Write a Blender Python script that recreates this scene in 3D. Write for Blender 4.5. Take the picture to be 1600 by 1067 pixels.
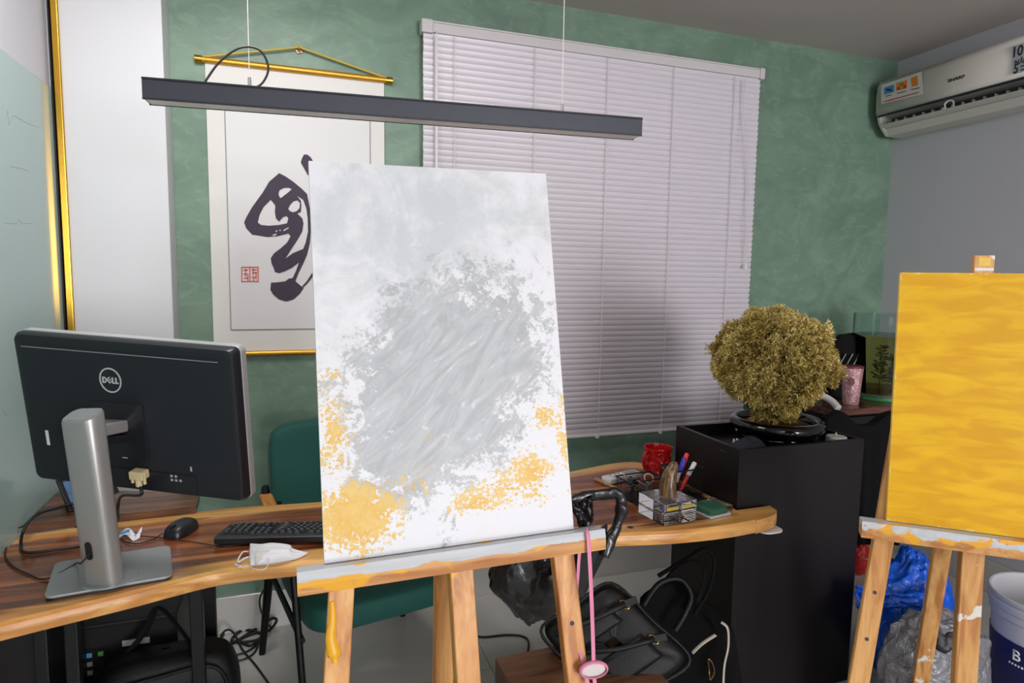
import bpy, bmesh, math, random
from mathutils import Vector, Matrix, noise
random.seed(7)
for o in list(bpy.data.objects): bpy.data.objects.remove(o)
scene = bpy.context.scene
COL = scene.collection
V = Vector

# ------------------------------------------------------------------ camera
FPX = 1000.0                                    # focal length in pixels of a 1600 x 1067 frame
YAW, PITCH, ROLL = math.radians(19.1), math.radians(5.7), math.radians(0.85)
EYE = V((0, 0, 1.526))
FW = V((math.sin(YAW)*math.cos(PITCH), math.cos(YAW)*math.cos(PITCH), -math.sin(PITCH)))
HR = V((math.cos(YAW), -math.sin(YAW), 0))
UP0 = HR.cross(FW)
RT = HR*math.cos(ROLL) + UP0*math.sin(ROLL)
UP = RT.cross(FW)
cd = bpy.data.cameras.new('camera'); cam = bpy.data.objects.new('camera', cd); COL.objects.link(cam)
cd.sensor_width = 36; cd.lens = FPX/1600*36; cd.clip_start = 0.02
cam.matrix_world = Matrix(((RT.x, UP.x, -FW.x, EYE.x), (RT.y, UP.y, -FW.y, EYE.y), (RT.z, UP.z, -FW.z, EYE.z), (0, 0, 0, 1)))
scene.camera = cam

# measuring helpers: where the sight line of a photo point meets a real plane of the room
def ray(x, y): return FW + RT*((x-800)/FPX) - UP*((y-533.5)/FPX)
def hz(x, y, z): d = ray(x, y); return EYE + d*((z-EYE.z)/d.z)
def hy(x, y, Y): d = ray(x, y); return EYE + d*(Y/d.y)
def hx(x, y, X): d = ray(x, y); return EYE + d*(X/d.x)
def hp(x, y, p, n): d = ray(x, y); return EYE + d*((p-EYE).dot(n)/d.dot(n))
def hd(x, y, dep): return EYE + ray(x, y)*dep

# ------------------------------------------------------------------ world, lights, exposure
w = bpy.data.worlds.new('world'); scene.world = w; w.use_nodes = True
w.node_tree.nodes['Background'].inputs[0].default_value = (0.75, 0.85, 1, 1)
w.node_tree.nodes['Background'].inputs[1].default_value = 0.3
def area(name, loc, target, sx, sy, power, col):
    l = bpy.data.lights.new(name, 'AREA'); l.shape = 'RECTANGLE'; l.size = sx; l.size_y = sy; l.energy = power; l.color = col
    o = bpy.data.objects.new(name, l); COL.objects.link(o); o.location = loc
    o.rotation_euler = (V(target)-V(loc)).to_track_quat('-Z', 'Y').to_euler(); return o
area('ceiling_panel_light_a', (-0.15, 1.72, 2.74), (-0.15, 1.72, 0), 0.6, 0.6, 20, (1, 0.97, 0.95))
area('ceiling_panel_light_b', (-0.1, -2.6, 2.74), (-0.1, -2.6, 0), 1.2, 1.2, 50, (1, 0.97, 0.95))
area('rear_fill_light', (1.9, -6.12, 1.5), (0.9, 3.0, 1.4), 2.4, 2.2, 335, (0.98, 0.98, 1.0))  # added fill for even frontal light; the rear wall has no window
vs = scene.view_settings
vs.view_transform = 'Standard'; vs.look = 'None'; vs.gamma = 1; vs.use_curve_mapping = False; vs.exposure = 0.12

# ------------------------------------------------------------------ materials
def lin(c):
    def f(v):
        v /= 255.0
        return v/12.92 if v <= 0.04045 else ((v+0.055)/1.055)**2.4
    return (f(c[0]), f(c[1]), f(c[2]), 1)
class N:
    def __init__(s, name):
        s.m = bpy.data.materials.new(name); s.m.use_nodes = True; s.t = s.m.node_tree; s.b = s.t.nodes['Principled BSDF']
    def n(s, kind, **kw):
        a = s.t.nodes.new(kind)
        for k, v in kw.items(): setattr(a, k, v)
        return a
    def put(s, sock, v):
        if hasattr(v, 'is_output'): s.t.links.new(v, sock)
        else: sock.default_value = v
    def coord(s, which='Object'): return s.n('ShaderNodeTexCoord').outputs[which]
    def mapv(s, v, scale=(1, 1, 1), rot=(0, 0, 0), loc=(0, 0, 0)):
        a = s.n('ShaderNodeMapping'); s.put(a.inputs['Vector'], v)
        a.inputs['Scale'].default_value = scale; a.inputs['Rotation'].default_value = rot; a.inputs['Location'].default_value = loc
        return a.outputs[0]
    def noise(s, v, scale=5, detail=4, dist=0, rough=0.5):
        a = s.n('ShaderNodeTexNoise'); s.put(a.inputs['Vector'], v)
        for k, x in (('Scale', scale), ('Detail', detail), ('Distortion', dist), ('Roughness', rough)): a.inputs[k].default_value = x
        return a.outputs['Fac']
    def math(s, op, a, b=0.0, clamp=False):
        k = s.n('ShaderNodeMath', operation=op, use_clamp=clamp); s.put(k.inputs[0], a); s.put(k.inputs[1], b); return k.outputs[0]
    def step(s, v, lo, hi, a=0.0, b=1.0):
        k = s.n('ShaderNodeMapRange', interpolation_type='SMOOTHSTEP'); s.put(k.inputs[0], v)
        for i, x in enumerate((lo, hi, a, b)): k.inputs[i+1].default_value = x
        return k.outputs[0]
    def mix(s, f, a, b):
        k = s.n('ShaderNodeMix', data_type='RGBA'); s.put(k.inputs[0], f)
        s.put(k.inputs[6], a); s.put(k.inputs[7], b); return k.outputs[2]
    def ellipse(s, v, c, r, rot=0):
        m = s.n('ShaderNodeMapping', vector_type='TEXTURE'); s.put(m.inputs[0], v)
        m.inputs['Location'].default_value = (c[0], c[1], 0); m.inputs['Scale'].default_value = (r[0], r[1], 1e6); m.inputs['Rotation'].default_value = (0, 0, rot)
        l = s.n('ShaderNodeVectorMath', operation='LENGTH'); s.put(l.inputs[0], m.outputs[0])
        return s.math('SUBTRACT', 1.0, l.outputs['Value'])
    def bump(s, h, strength=0.3, dist=0.01):
        k = s.n('ShaderNodeBump'); s.put(k.inputs['Height'], h); k.inputs['Strength'].default_value = strength; k.inputs['Distance'].default_value = dist
        s.t.links.new(k.outputs[0], s.b.inputs['Normal'])
    def set(s, col=None, rough=0.5, metal=0, spec=None, **kw):
        if col is not None: s.put(s.b.inputs['Base Color'], col)
        s.put(s.b.inputs['Roughness'], rough); s.b.inputs['Metallic'].default_value = metal
        if spec is not None: s.b.inputs['Specular IOR Level'].default_value = spec
        for k, x in kw.items(): s.b.inputs[k.replace('_', ' ')].default_value = x
        return s.m
def mat(name, rgb, rough=0.5, metal=0, var=0.08, scale=12, bump=0, bscale=80, spec=None, bdist=0.004, **kw):
    a = N(name); c = lin(rgb); co = a.coord()
    f = a.noise(co, scale, 4)
    d = tuple(x*(1-var) for x in c[:3])+(1,); e = tuple(min(1, x*(1+var)) for x in c[:3])+(1,)
    if bump: a.bump(a.noise(co, bscale, 5, 0.6), bump, bdist)
    return a.set(a.mix(f, d, e), rough, metal, spec, **kw)

def wood(name, dark, mid, light, axis=0, scale=1.0, rough=0.4, stain=None, coat=0, contrast=1.0):
    a = N(name); co = a.coord()
    sc = [9*scale]*3; sc[axis] = 0.7*scale
    v = a.mapv(co, tuple(sc))
    f = a.noise(v, 2.2, 5, 0.6)
    g = a.noise(v, 9, 3, 0.2)
    c = a.mix(a.step(f, 0.35, 0.5), lin(dark), lin(mid)); c = a.mix(a.step(f, 0.48, 0.68), c, lin(light))
    c = a.mix(a.math('MULTIPLY', a.step(g, 0.45, 0.75), 0.35*contrast), c, lin(dark))
    if stain:
        for rgb, sc2, lo, hi in stain:
            m = a.step(a.noise(co, sc2, 6, 0.4), lo, hi); c = a.mix(m, c, lin(rgb))
    a.bump(g, 0.15, 0.002)
    return a.set(c, rough, Coat_Weight=coat, Coat_Roughness=0.12) if coat else a.set(c, rough)

def mat_green_wall():
    a = N('green_plaster'); co = a.coord()
    f = a.noise(a.mapv(co, (1, 1, 1.3)), 2.6, 6, 1.6, 0.6); g = a.noise(a.mapv(co, (1, 1, 2), (0, 0.5, 0)), 7, 5, 2.5)
    c = a.mix(a.step(f, 0.3, 0.7), lin((99, 125, 108)), lin((118, 145, 126)))
    c = a.mix(a.math('MULTIPLY', a.step(g, 0.52, 0.68), 0.30), c, lin((134, 162, 140)))
    a.bump(g, 0.06, 0.004); return a.set(c, 0.42)
def mat_desk():
    a = N('desk_wood'); co = a.coord()
    att = a.n('ShaderNodeAttribute', attribute_name='sap').outputs['Fac']
    v = a.mapv(co, (0.8, 7, 7))
    f = a.noise(v, 2.0, 6, 1.2); g = a.noise(v, 12, 4, 0.3)
    c = a.mix(a.step(f, 0.34, 0.52), lin((86, 45, 28)), lin((132, 72, 41)))
    c = a.mix(a.step(f, 0.5, 0.68), c, lin((176, 108, 60)))
    sap = a.mix(a.step(f, 0.35, 0.65), lin((186, 126, 62)), lin((222, 168, 96)))
    e = a.math('ADD', att, a.math('MULTIPLY', a.math('SUBTRACT', f, 0.5), 0.9))
    c = a.mix(a.step(e, 0.35, 0.62), c, sap)
    c = a.mix(a.math('MULTIPLY', a.step(g, 0.5, 0.8), 0.25), c, lin((80, 42, 22)))
    return a.set(c, 0.22, Coat_Weight=0.4, Coat_Roughness=0.08)
def mat_abstract():
    a = N('abstract_painting'); uv = a.coord('UV')
    P = a.mapv(uv, (0.5, 0.77, 1))                       # metres on the canvas
    n1 = a.noise(P, 7, 8, 0.9, 0.62); n2 = a.noise(P, 24, 8, 0.8, 0.68); n3 = a.noise(P, 120, 6, 0.3, 0.7)
    st = a.noise(a.mapv(a.mapv(P, (1, 1, 1), (0, 0, -0.75)), (5, 17, 1)), 1.4, 8, 2.2, 0.66)
    cen = lambda v, k: a.math('MULTIPLY', a.math('SUBTRACT', v, 0.5), k)
    c = lin((226, 226, 230))
    e1 = a.ellipse(uv, (0.42, 0.80), (0.66, 0.46))
    m = a.step(a.math('ADD', a.math('MULTIPLY', e1, 0.6), a.math('ADD', cen(n1, 1.9), cen(n2, 0.7))), -0.05, 0.6, 0, 0.75)
    c = a.mix(m, c, lin((188, 194, 196)))
    e2 = a.math('MAXIMUM', a.ellipse(uv, (0.50, 0.43), (0.56, 0.33), 0.35), a.ellipse(uv, (0.42, 0.27), (0.42, 0.17), 0.3))
    k = a.math('ADD', a.math('MULTIPLY', e2, 0.85), a.math('ADD', cen(n2, 1.5), a.math('ADD', cen(n3, 0.9), cen(n1, 0.7))))
    gm = a.step(k, 0.08, 0.26)
    grey = a.mix(a.step(st, 0.25, 0.78), lin((164, 167, 170)), lin((198, 200, 203)))
    c = a.mix(a.math('MULTIPLY', gm, 0.94), c, grey)
    fl = a.step(a.math('ADD', n2, a.math('MULTIPLY', st, 0.8)), 1.02, 1.14)
    c = a.mix(a.math('MULTIPLY', fl, 0.75), c, lin((218, 220, 223)))
    ym = None
    for (cx, cy, rx, ry, s) in ((0.12, 0.10, 0.26, 0.13, 1.15), (0.05, 0.30, 0.14, 0.20, .62), (0.32, 0.16, 0.16, 0.08, .5), (0.58, 0.10, 0.18, 0.05, .8), (0.70, 0.13, 0.2, 0.08, .62), (0.83, 0.16, 0.15, 0.11, .85), (0.91, 0.31, 0.11, 0.06, .75), (0.99, 0.24, 0.06, 0.18, .6), (0.06, 0.46, 0.10, 0.07, .35), (0.4, 0.28, 0.10, 0.02, .4)):
        e = a.math('MULTIPLY', a.math('MAXIMUM', a.ellipse(uv, (cx, cy), (rx, ry)), 0.0), s)
        ym = e if ym is None else a.math('MAXIMUM', ym, e)
    yk = a.math('ADD', ym, a.math('ADD', cen(n2, 1.5), cen(n3, 2.3)))
    yk = a.math('MULTIPLY', a.step(yk, 0.40, 0.54), a.step(ym, 0.03, 0.16))
    c = a.mix(a.math('MULTIPLY', yk, 0.92), c, a.mix(a.step(n2, .35, .65), lin((224, 172, 44)), lin((230, 194, 108))))
    a.bump(a.math('ADD', n2, st), 0.12, 0.004)
    return a.set(c, 0.6)
def mat_yellow():
    a = N('yellow_paint'); uv = a.coord('UV'); P = a.mapv(uv, (0.5, 0.62, 1))
    st = a.noise(a.mapv(P, (3, 16, 1)), 2, 6, 0.8); n = a.noise(P, 45, 6, 0.5, 0.7)
    c = a.mix(a.step(st, 0.35, 0.7), lin((208, 152, 6)), lin((226, 176, 14)))
    sep = a.n('ShaderNodeSeparateXYZ'); a.put(sep.inputs[0], uv)
    ex = a.math('MINIMUM', a.math('MINIMUM', sep.outputs[0], a.math('SUBTRACT', 1.0, sep.outputs[0])), a.math('MINIMUM', sep.outputs[1], a.math('SUBTRACT', 1.0, sep.outputs[1])))
    k = a.math('ADD', a.math('MULTIPLY', ex, 12.0), n)
    c = a.mix(a.step(k, 0.40, 0.58, 1, 0), c, lin((226, 196, 120)))
    a.bump(st, 0.15, 0.004); return a.set(c, 0.5, spec=0.3)
def mat_glass(name, rgb=(255, 255, 255), rough=0.0, ior=1.49):
    a = N(name); return a.set(lin(rgb), rough, Transmission_Weight=1.0, IOR=ior)
def mat_glitter():
    a = N('pink_glitter'); co = a.coord()
    v = a.n('ShaderNodeTexVoronoi'); a.put(v.inputs['Vector'], co); v.inputs['Scale'].default_value = 260
    s = a.n('ShaderNodeSeparateColor'); a.put(s.inputs[0], v.outputs['Color'])
    c = a.mix(a.step(s.outputs[0], 0.8, 0.95), lin((176, 128, 136)), lin((248, 222, 206)))
    a.bump(v.outputs['Distance'], 0.5, 0.003); return a.set(c, 0.3, 0.35)
def mat_ledge(name, n_yellow, n_white):
    a = N(name); co = a.coord(); v = a.mapv(co, (0.8, 9, 9)); f = a.noise(v, 3, 5, 0.8); g = a.noise(v, 9, 3)
    c = a.mix(a.step(f, 0.35, 0.6), lin((172, 112, 60)), lin((206, 152, 92)))
    c = a.mix(a.math('MULTIPLY', a.step(g, 0.5, 0.7), 0.4), c, lin((138, 84, 40)))
    top = a.n('ShaderNodeAttribute', attribute_name='paint').outputs['Fac']
    ny = a.noise(co, 11, 6, 0.5); nw = a.noise(a.mapv(co, (1, 4, 4)), 7, 7, 0.6)
    c = a.mix(a.step(a.math('ADD', ny, a.math('MULTIPLY', top, 0.18)), n_yellow, n_yellow+0.05), c, lin((222, 160, 34)))
    c = a.mix(a.step(a.math('ADD', nw, a.math('MULTIPLY', top, 0.45)), n_white, n_white+0.05), c, a.mix(g, lin((164, 168, 173)), lin((202, 204, 207))))
    return a.set(c, 0.5)

M = {}
M['green'] = mat_green_wall()
M['white_wall'] = mat('white_wall_paint', (192, 192, 198), 0.6, var=0.03, scale=3)
M['pillar'] = mat('pillar_paint', (204, 205, 208), 0.45, var=0.02, scale=2)
M['ceiling'] = mat('ceiling_paint', (196, 186, 181), 0.7, var=0.03, scale=3)
M['tile'] = mat('floor_tile', (196, 194, 190), 0.16, var=0.04, scale=5)
M['grout'] = mat('tile_grout', (150, 148, 144), 0.8)
M['board'] = mat('teal_glass_board', (148, 172, 168), 0.14, var=0.04, scale=2)
M['gold'] = mat('gold_trim', (206, 160, 62), 0.25, 1.0, var=0.1)
M['gold_brocade'] = mat('gold_brocade', (204, 152, 58), 0.38, 0.7, var=0.35, scale=160)
M['blind'] = mat('blind_white', (214, 207, 214), 0.35, var=0.02, scale=4)
M['blind_rail'] = mat('blind_rail_white', (206, 200, 202), 0.35, var=0.02)
M['cord'] = mat('white_cord', (214, 208, 212), 0.6)
M['paper'] = mat('scroll_paper', (214, 213, 214), 0.7, var=0.015, scale=3)
M['mount'] = mat('scroll_mount', (216, 214, 210), 0.7, var=0.03, scale=90)
M['ink'] = mat('ink', (60, 50, 66), 0.7, var=0.06, scale=20)
M['seal'] = mat('seal_red', (206, 78, 66), 0.7)
M['line'] = mat('border_line', (146, 144, 148), 0.7)
M['cord_gold'] = mat('gold_cord', (186, 164, 72), 0.6)
M['hook'] = mat('brass_hook', (170, 138, 100), 0.35, 0.6, var=0.4, scale=60)
M['lamp'] = mat('lamp_housing', (50, 52, 62), 0.42, 0.3, var=0.12, scale=14)
M['lampdark'] = mat('lamp_edge', (28, 28, 33), 0.4, 0.3)
M['diffuser'] = mat('lamp_diffuser', (238, 230, 226), 0.4, var=0.02)
M['desk'] = mat_desk()
M['black_metal'] = mat('black_metal', (20, 20, 22), 0.4, 0.4)
M['plastic_black'] = mat('black_plastic', (24, 25, 30), 0.36, var=0.06)
M['monitor_back'] = mat('monitor_back_plastic', (20, 22, 29), 0.38, var=0.05, bump=0.08, bscale=900)
M['silver'] = mat('silver_plastic', (166, 165, 163), 0.36, 0.55, var=0.05, scale=30)
M['silver_bright'] = mat('silver_bright', (188, 188, 190), 0.35, 0.4)
M['logo'] = mat('emblem_silver', (196, 196, 198), 0.35, 0.3)
M['beige'] = mat('beige_plastic', (196, 180, 138), 0.5)
M['basegrey'] = mat('base_plate_grey', (146, 151, 152), 0.32, 0.25, var=0.06, scale=8)
M['sticker'] = mat('white_sticker', (208, 206, 202), 0.5)
M['rubber'] = mat('cable_black', (18, 18, 20), 0.5)
M['key'] = mat('keycap_black', (38, 40, 44), 0.5, var=0.1)
M['keymark'] = mat('keycap_legend', (170, 170, 170), 0.5)
M['walnut'] = wood('walnut_laminate', (66, 42, 30), (92, 62, 44), (122, 84, 60), 0, 1.2, 0.3)
M['maskw'] = mat('mask_white', (226, 226, 230), 0.8, var=0.02)
M['maskin'] = mat('mask_inner', (208, 202, 198), 0.8, var=0.02)
M['velvet'] = mat('green_velvet', (6, 74, 66), 0.75, var=0.22, scale=6, Sheen_Weight=0.08, Sheen_Roughness=0.4)
M['armwood'] = wood('arm_wood', (150, 92, 42), (190, 124, 62), (214, 152, 84), 1, 1.5, 0.4)
M['pine'] = wood('pine', (172, 108, 52), (206, 146, 82), (222, 170, 106), 2, 1.6, 0.45, stain=[((224, 164, 40), 9, 0.66, 0.70)])
M['pine_white'] = wood('pine_white_stain', (172, 112, 58), (204, 150, 88), (220, 172, 110), 2, 1.6, 0.45, stain=[((216, 214, 206), 12, 0.64, 0.67)])
M['ledge1'] = mat_ledge('ledge_paint_a', 0.60, 0.80); M['ledge2'] = mat_ledge('ledge_paint_b', 0.60, 0.84)
M['abstract'] = mat_abstract(); M['yellow'] = mat_yellow()
M['canvas_edge'] = mat('canvas_edge', (228, 226, 224), 0.7)
M['yellow_edge'] = mat('canvas_edge_yellow', (232, 190, 90), 0.6, var=0.2, scale=40)
M['box_black'] = mat('black_laminate', (21, 17, 18), 0.45, spec=0.3, var=0.08, scale=10, bump=0.05, bscale=60)
M['pot'] = mat('black_glaze', (8, 8, 9), 0.07, var=0.1)
M['soil'] = mat('soil', (86, 54, 34), 0.95, var=0.5, scale=90, bump=1, bscale=70)
M['trunk'] = mat('bark', (92, 70, 46), 0.9, var=0.4, scale=60, bump=0.8)
def mat_foliage():
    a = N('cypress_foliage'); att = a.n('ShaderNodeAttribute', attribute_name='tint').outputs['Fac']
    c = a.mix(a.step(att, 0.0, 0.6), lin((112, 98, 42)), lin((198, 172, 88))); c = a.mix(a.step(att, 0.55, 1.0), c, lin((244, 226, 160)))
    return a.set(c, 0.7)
M['foliage'] = mat_foliage()
M['cap'] = mat('navy_cap', (34, 38, 48), 0.85, bump=0.3, bscale=300)
M['white'] = mat('white_plastic', (222, 220, 220), 0.4, var=0.02)
M['red'] = mat('red_glaze', (172, 18, 20), 0.14, var=0.15, scale=30)
M['red_in'] = mat('red_glaze_inside', (186, 24, 26), 0.2)
M['blue_m'] = mat('blue_marker', (44, 44, 168), 0.4); M['red_m'] = mat('red_marker', (222, 44, 44), 0.4)
M['pen'] = mat('gold_pen', (190, 146, 92), 0.3, 0.6)
M['mesh'] = mat('black_wire', (22, 22, 24), 0.4, 0.4)
M['acrylic'] = mat_glass('clear_acrylic'); M['thin_acrylic'] = mat_glass('thin_clear_plastic', (236, 240, 238), 0.03, 1.2)
M['horn'] = wood('horn', (54, 38, 24), (98, 70, 42), (140, 108, 70), 2, 6, 0.3)
M['gold_print'] = mat('yellow_print', (222, 190, 40), 0.5, var=0.3, scale=300)
M['greenblock'] = mat('green_felt', (52, 112, 88), 0.7)
M['leather'] = mat('black_leather', (13, 13, 15), 0.5, spec=0.3, var=0.2, scale=25, bump=0.25, bscale=220)
M['fabric'] = mat('black_canvas_fabric', (13, 12, 14), 0.9, spec=0.2, var=0.2, scale=20, bump=0.3, bscale=350)
M['strap'] = mat('off_white_webbing', (196, 186, 174), 0.8, var=0.12, scale=60)
M['brass'] = mat('brass', (186, 156, 96), 0.25, 0.9)
M['bin_bag'] = mat('black_polythene', (14, 14, 16), 0.24, var=0.2, scale=20, bump=0.5, bscale=13, bdist=0.012)
M['bin_matte'] = mat('black_polythene_flat', (26, 26, 28), 0.6, spec=0.2)
M['pink'] = mat('pink_ribbon', (214, 130, 160), 0.55, var=0.06)
M['badge'] = mat('badge', (196, 188, 186), 0.3)
M['blue_bag'] = mat('blue_polythene', (8, 82, 196), 0.28, var=0.15, scale=14, bump=0.8, bscale=14, bdist=0.03)
M['grey_bag'] = mat('grey_polythene', (132, 132, 138), 0.28, 0.2, var=0.3, scale=12, bump=1.0, bscale=16, bdist=0.04)
M['bucket'] = mat('bucket_white', (196, 196, 200), 0.35, var=0.03)
M['navy'] = mat('navy_label', (30, 34, 84), 0.4, var=0.08)
M['red_bag'] = mat('red_foil', (196, 40, 28), 0.3, var=0.2, scale=30)
M['ac'] = mat('ac_plastic', (204, 200, 192), 0.38, var=0.02, scale=3)
M['ac_side'] = mat('ac_plastic_side', (196, 196, 186), 0.4, var=0.02)
M['ac_dark'] = mat('ac_dark', (34, 32, 34), 0.5)
M['ac_navy'] = mat('ac_navy_line', (26, 30, 48), 0.4)
M['print_dark'] = mat('print_dark', (34, 34, 36), 0.5); M['print_blue'] = mat('print_blue', (66, 140, 190), 0.5, var=0.5, scale=120)
M['print_orange'] = mat('print_orange', (222, 128, 36), 0.5, var=0.4, scale=120); M['print_red'] = mat('print_red', (196, 52, 46), 0.5)
M['print_green'] = mat('print_green', (70, 140, 60), 0.5); M['pale_blue'] = mat('sticker_pale_blue', (188, 194, 200), 0.4)
M['sideboard'] = wood('sideboard_wood', (56, 32, 26), (82, 48, 38), (104, 64, 50), 0, 1.2, 0.25)
M['glitter'] = mat_glitter()
M['maroon'] = mat('maroon_print', (96, 30, 44), 0.5)
M['tankglass'] = mat_glass('tank_glass', (240, 248, 246), 0.0, 1.15)
M['water'] = mat_glass('tank_water', (200, 186, 104), 0.02, 1.2)
M['weed'] = mat('water_weed', (56, 62, 26), 0.7, var=0.3, scale=50)
M['gravel'] = mat('gravel', (120, 112, 108), 0.8, var=0.6, scale=120); M['tank_green'] = mat('tank_base_green', (44, 120, 60), 0.4)
M['pc'] = mat('pc_case', (26, 26, 28), 0.5, 0.3, var=0.1); M['photo'] = mat('photo_print', (86, 120, 160), 0.25, var=0.8, scale=24)
M['photo_skin'] = mat('photo_print_pink', (214, 160, 146), 0.3, var=0.2, scale=30)
M['scuff'] = mat('pencil', (118, 136, 134), 0.7)
M['screen'] = mat('screen_glass', (10, 10, 12), 0.1)

# ------------------------------------------------------------------ object helpers
WM = {}
def tag(o, label=None, cat=None, group=None, kind=None):
    if label: o['label'] = label
    if cat: o['category'] = cat
    if group: o['group'] = group
    if kind: o['kind'] = kind
    return o
def thing(name, label, cat, loc=(0, 0, 0), rotz=0, group=None):
    o = bpy.data.objects.new(name, None); COL.objects.link(o); o.empty_display_size = 0.05
    o.location = loc; o.rotation_euler = (0, 0, rotz); WM[o.name] = Matrix.Translation(V(loc)) @ Matrix.Rotation(rotz, 4, 'Z')
    return tag(o, label, cat, group)
def perp(t, hint=V((0, 0, 1))):
    s = t.cross(hint)
    if s.length < 1e-4: s = t.cross(V((1, 0, 0)))
    return s.normalized()
def spline(pts, n=6, closed=False):
    pts = [V(p) for p in pts]; out = []; L = len(pts)
    rng = range(L if closed else L-1)
    for i in rng:
        g = (lambda k: pts[k % L]) if closed else (lambda k: pts[max(0, min(L-1, k))])
        p0, p1, p2, p3 = g(i-1), g(i), g(i+1), g(i+2)
        for j in range(n):
            t = j/n
            out.append(0.5*((2*p1) + (p2-p0)*t + (2*p0-5*p1+4*p2-p3)*t*t + (3*p1-p0-3*p2+p3)*t**3))
    if not closed: out.append(pts[-1])
    return out
class MB:
    def __init__(s): s.v = []; s.f = []; s.a = []
    def add(s, vs_, fs, att=None):
        k = len(s.v); s.v += [V(p) for p in vs_]; s.f += [tuple(i+k for i in f) for f in fs]
        s.a += list(att) if att else [0.0]*len(vs_); return s
    def obox(s, c, ax, ay, az):
        c, ax, ay, az = V(c), V(ax), V(ay), V(az)
        vs_ = [c+ax*i+ay*j+az*k for k in (-1, 1) for j in (-1, 1) for i in (-1, 1)]
        fs = [(0, 2, 3, 1), (4, 5, 7, 6), (0, 1, 5, 4), (2, 6, 7, 3), (0, 4, 6, 2), (1, 3, 7, 5)]
        if ax.cross(ay).dot(az) < 0: fs = [f[::-1] for f in fs]
        return s.add(vs_, fs)
    def box(s, c, sz, rz=0):
        cs, sn = math.cos(rz), math.sin(rz)
        return s.obox(c, V((cs, sn, 0))*sz[0]/2, V((-sn, cs, 0))*sz[1]/2, V((0, 0, sz[2]/2)))
    def beam(s, p, q, wv, t):                       # wv: width vector (full), t: thickness (full)
        p, q, wv = V(p), V(q), V(wv); d = (q-p); n = d.cross(wv).normalized()
        return s.obox((p+q)/2, d/2, wv/2, n*t/2)
    def tube(s, pts, r, seg=8, closed=False, cap=True, flat=None, up=None):
        pts = [V(p) for p in pts]; L = len(pts); rs = r if isinstance(r, (list, tuple)) else [r]*L
        vs_ = []; nrm = None
        for i in range(L):
            a = pts[(i-1) % L] if closed or i > 0 else pts[0]; b = pts[(i+1) % L] if closed or i < L-1 else pts[-1]
            t = (b-a)
            t = t.normalized() if t.length > 1e-9 else V((0, 0, 1))
            if up is not None: nrm = perp(t, V(up))
            elif nrm is None: nrm = perp(t)
            else:
                nrm = nrm - t*nrm.dot(t); nrm = nrm.normalized() if nrm.length > 1e-6 else perp(t)
            bn = t.cross(nrm)
            fx, fy = flat if flat else (1, 1)
            for k in range(seg):
                th = 2*math.pi*k/seg; vs_.append(pts[i] + (nrm*math.cos(th)*fx + bn*math.sin(th)*fy)*rs[i])
        fs = []
        for i in range(L if closed else L-1):
            for k in range(seg):
                a, b = i*seg+k, i*seg+(k+1) % seg; c, d = ((i+1) % L)*seg+(k+1) % seg, ((i+1) % L)*seg+k
                fs.append((a, b, c, d))
        if cap and not closed: fs += [tuple(range(seg))[::-1], tuple((L-1)*seg+k for k in range(seg))]
        return s.add(vs_, fs)
    def lathe(s, prof, c=(0, 0, 0), seg=32, sy=1.0, wob=None):
        c = V(c); vs_ = []; n = len(prof)
        for i, (r, z) in enumerate(prof):
            for k in range(seg):
                th = 2*math.pi*k/seg; rr = max(r, 1e-5)
                if wob: rr += wob(th, z, i)
                vs_.append(c + V((rr*math.cos(th), rr*math.sin(th)*sy, z)))
        fs = [(i*seg+k, i*seg+(k+1) % seg, (i+1)*seg+(k+1) % seg, (i+1)*seg+k) for i in range(n-1) for k in range(seg)]
        return s.add(vs_, fs)
    def extrude(s, pts, vec):
        pts = [V(p) for p in pts]; L = len(pts); vec = V(vec)
        nn = V((0, 0, 0))
        for i in range(L): nn += pts[i].cross(pts[(i+1) % L])
        if nn.dot(vec) < 0: pts = pts[::-1]
        return s.add(pts+[p+vec for p in pts], [tuple(range(L))[::-1], tuple(range(L, 2*L))]+[(i, (i+1) % L, L+(i+1) % L, L+i) for i in range(L)])
    def grid(s, fn, nu, nv, att=None):
        vs_ = [fn(i/nu, j/nv) for j in range(nv+1) for i in range(nu+1)]
        fs = [(j*(nu+1)+i, j*(nu+1)+i+1, (j+1)*(nu+1)+i+1, (j+1)*(nu+1)+i) for j in range(nv) for i in range(nu)]
        return s.add(vs_, fs, [att(i/nu, j/nv) for j in range(nv+1) for i in range(nu+1)] if att else None)
    def mesh(s, name, attr=None, inv=None):
        me = bpy.data.meshes.new(name); me.from_pydata([(inv @ p) if inv else p for p in s.v], [], s.f)
        if attr:
            at = me.attributes.new(attr, 'FLOAT', 'POINT'); at.data.foreach_set('value', s.a)
        me.update(); return me
    def build(s, name, m, parent=None, smooth=None, bevel=0, seg=2, attr=None, sub=0, solid=0, label=None, kind=None, fixn=False):
        Mx = WM.get(parent.name) if parent else None
        me = s.mesh(name, attr, Mx.inverted() if Mx else None)
        if fixn:
            bm = bmesh.new(); bm.from_mesh(me); bmesh.ops.recalc_face_normals(bm, faces=bm.faces); bm.to_mesh(me); bm.free()
        me.materials.append(M[m] if isinstance(m, str) else m)
        if smooth:
            me.polygons.foreach_set('use_smooth', [True]*len(me.polygons)); me.set_sharp_from_angle(angle=math.radians(smooth))
        o = bpy.data.objects.new(name, me); COL.objects.link(o)
        if parent: o.parent = parent; WM[o.name] = Mx
        if solid: k = o.modifiers.new('solid', 'SOLIDIFY'); k.thickness = solid; k.offset = 0
        if bevel: k = o.modifiers.new('bevel', 'BEVEL'); k.width = bevel; k.segments = seg; k.limit_method = 'ANGLE'
        if sub: k = o.modifiers.new('sub', 'SUBSURF'); k.levels = sub; k.render_levels = sub
        if label: o['label'] = label
        if kind: o['kind'] = kind
        return o
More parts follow.
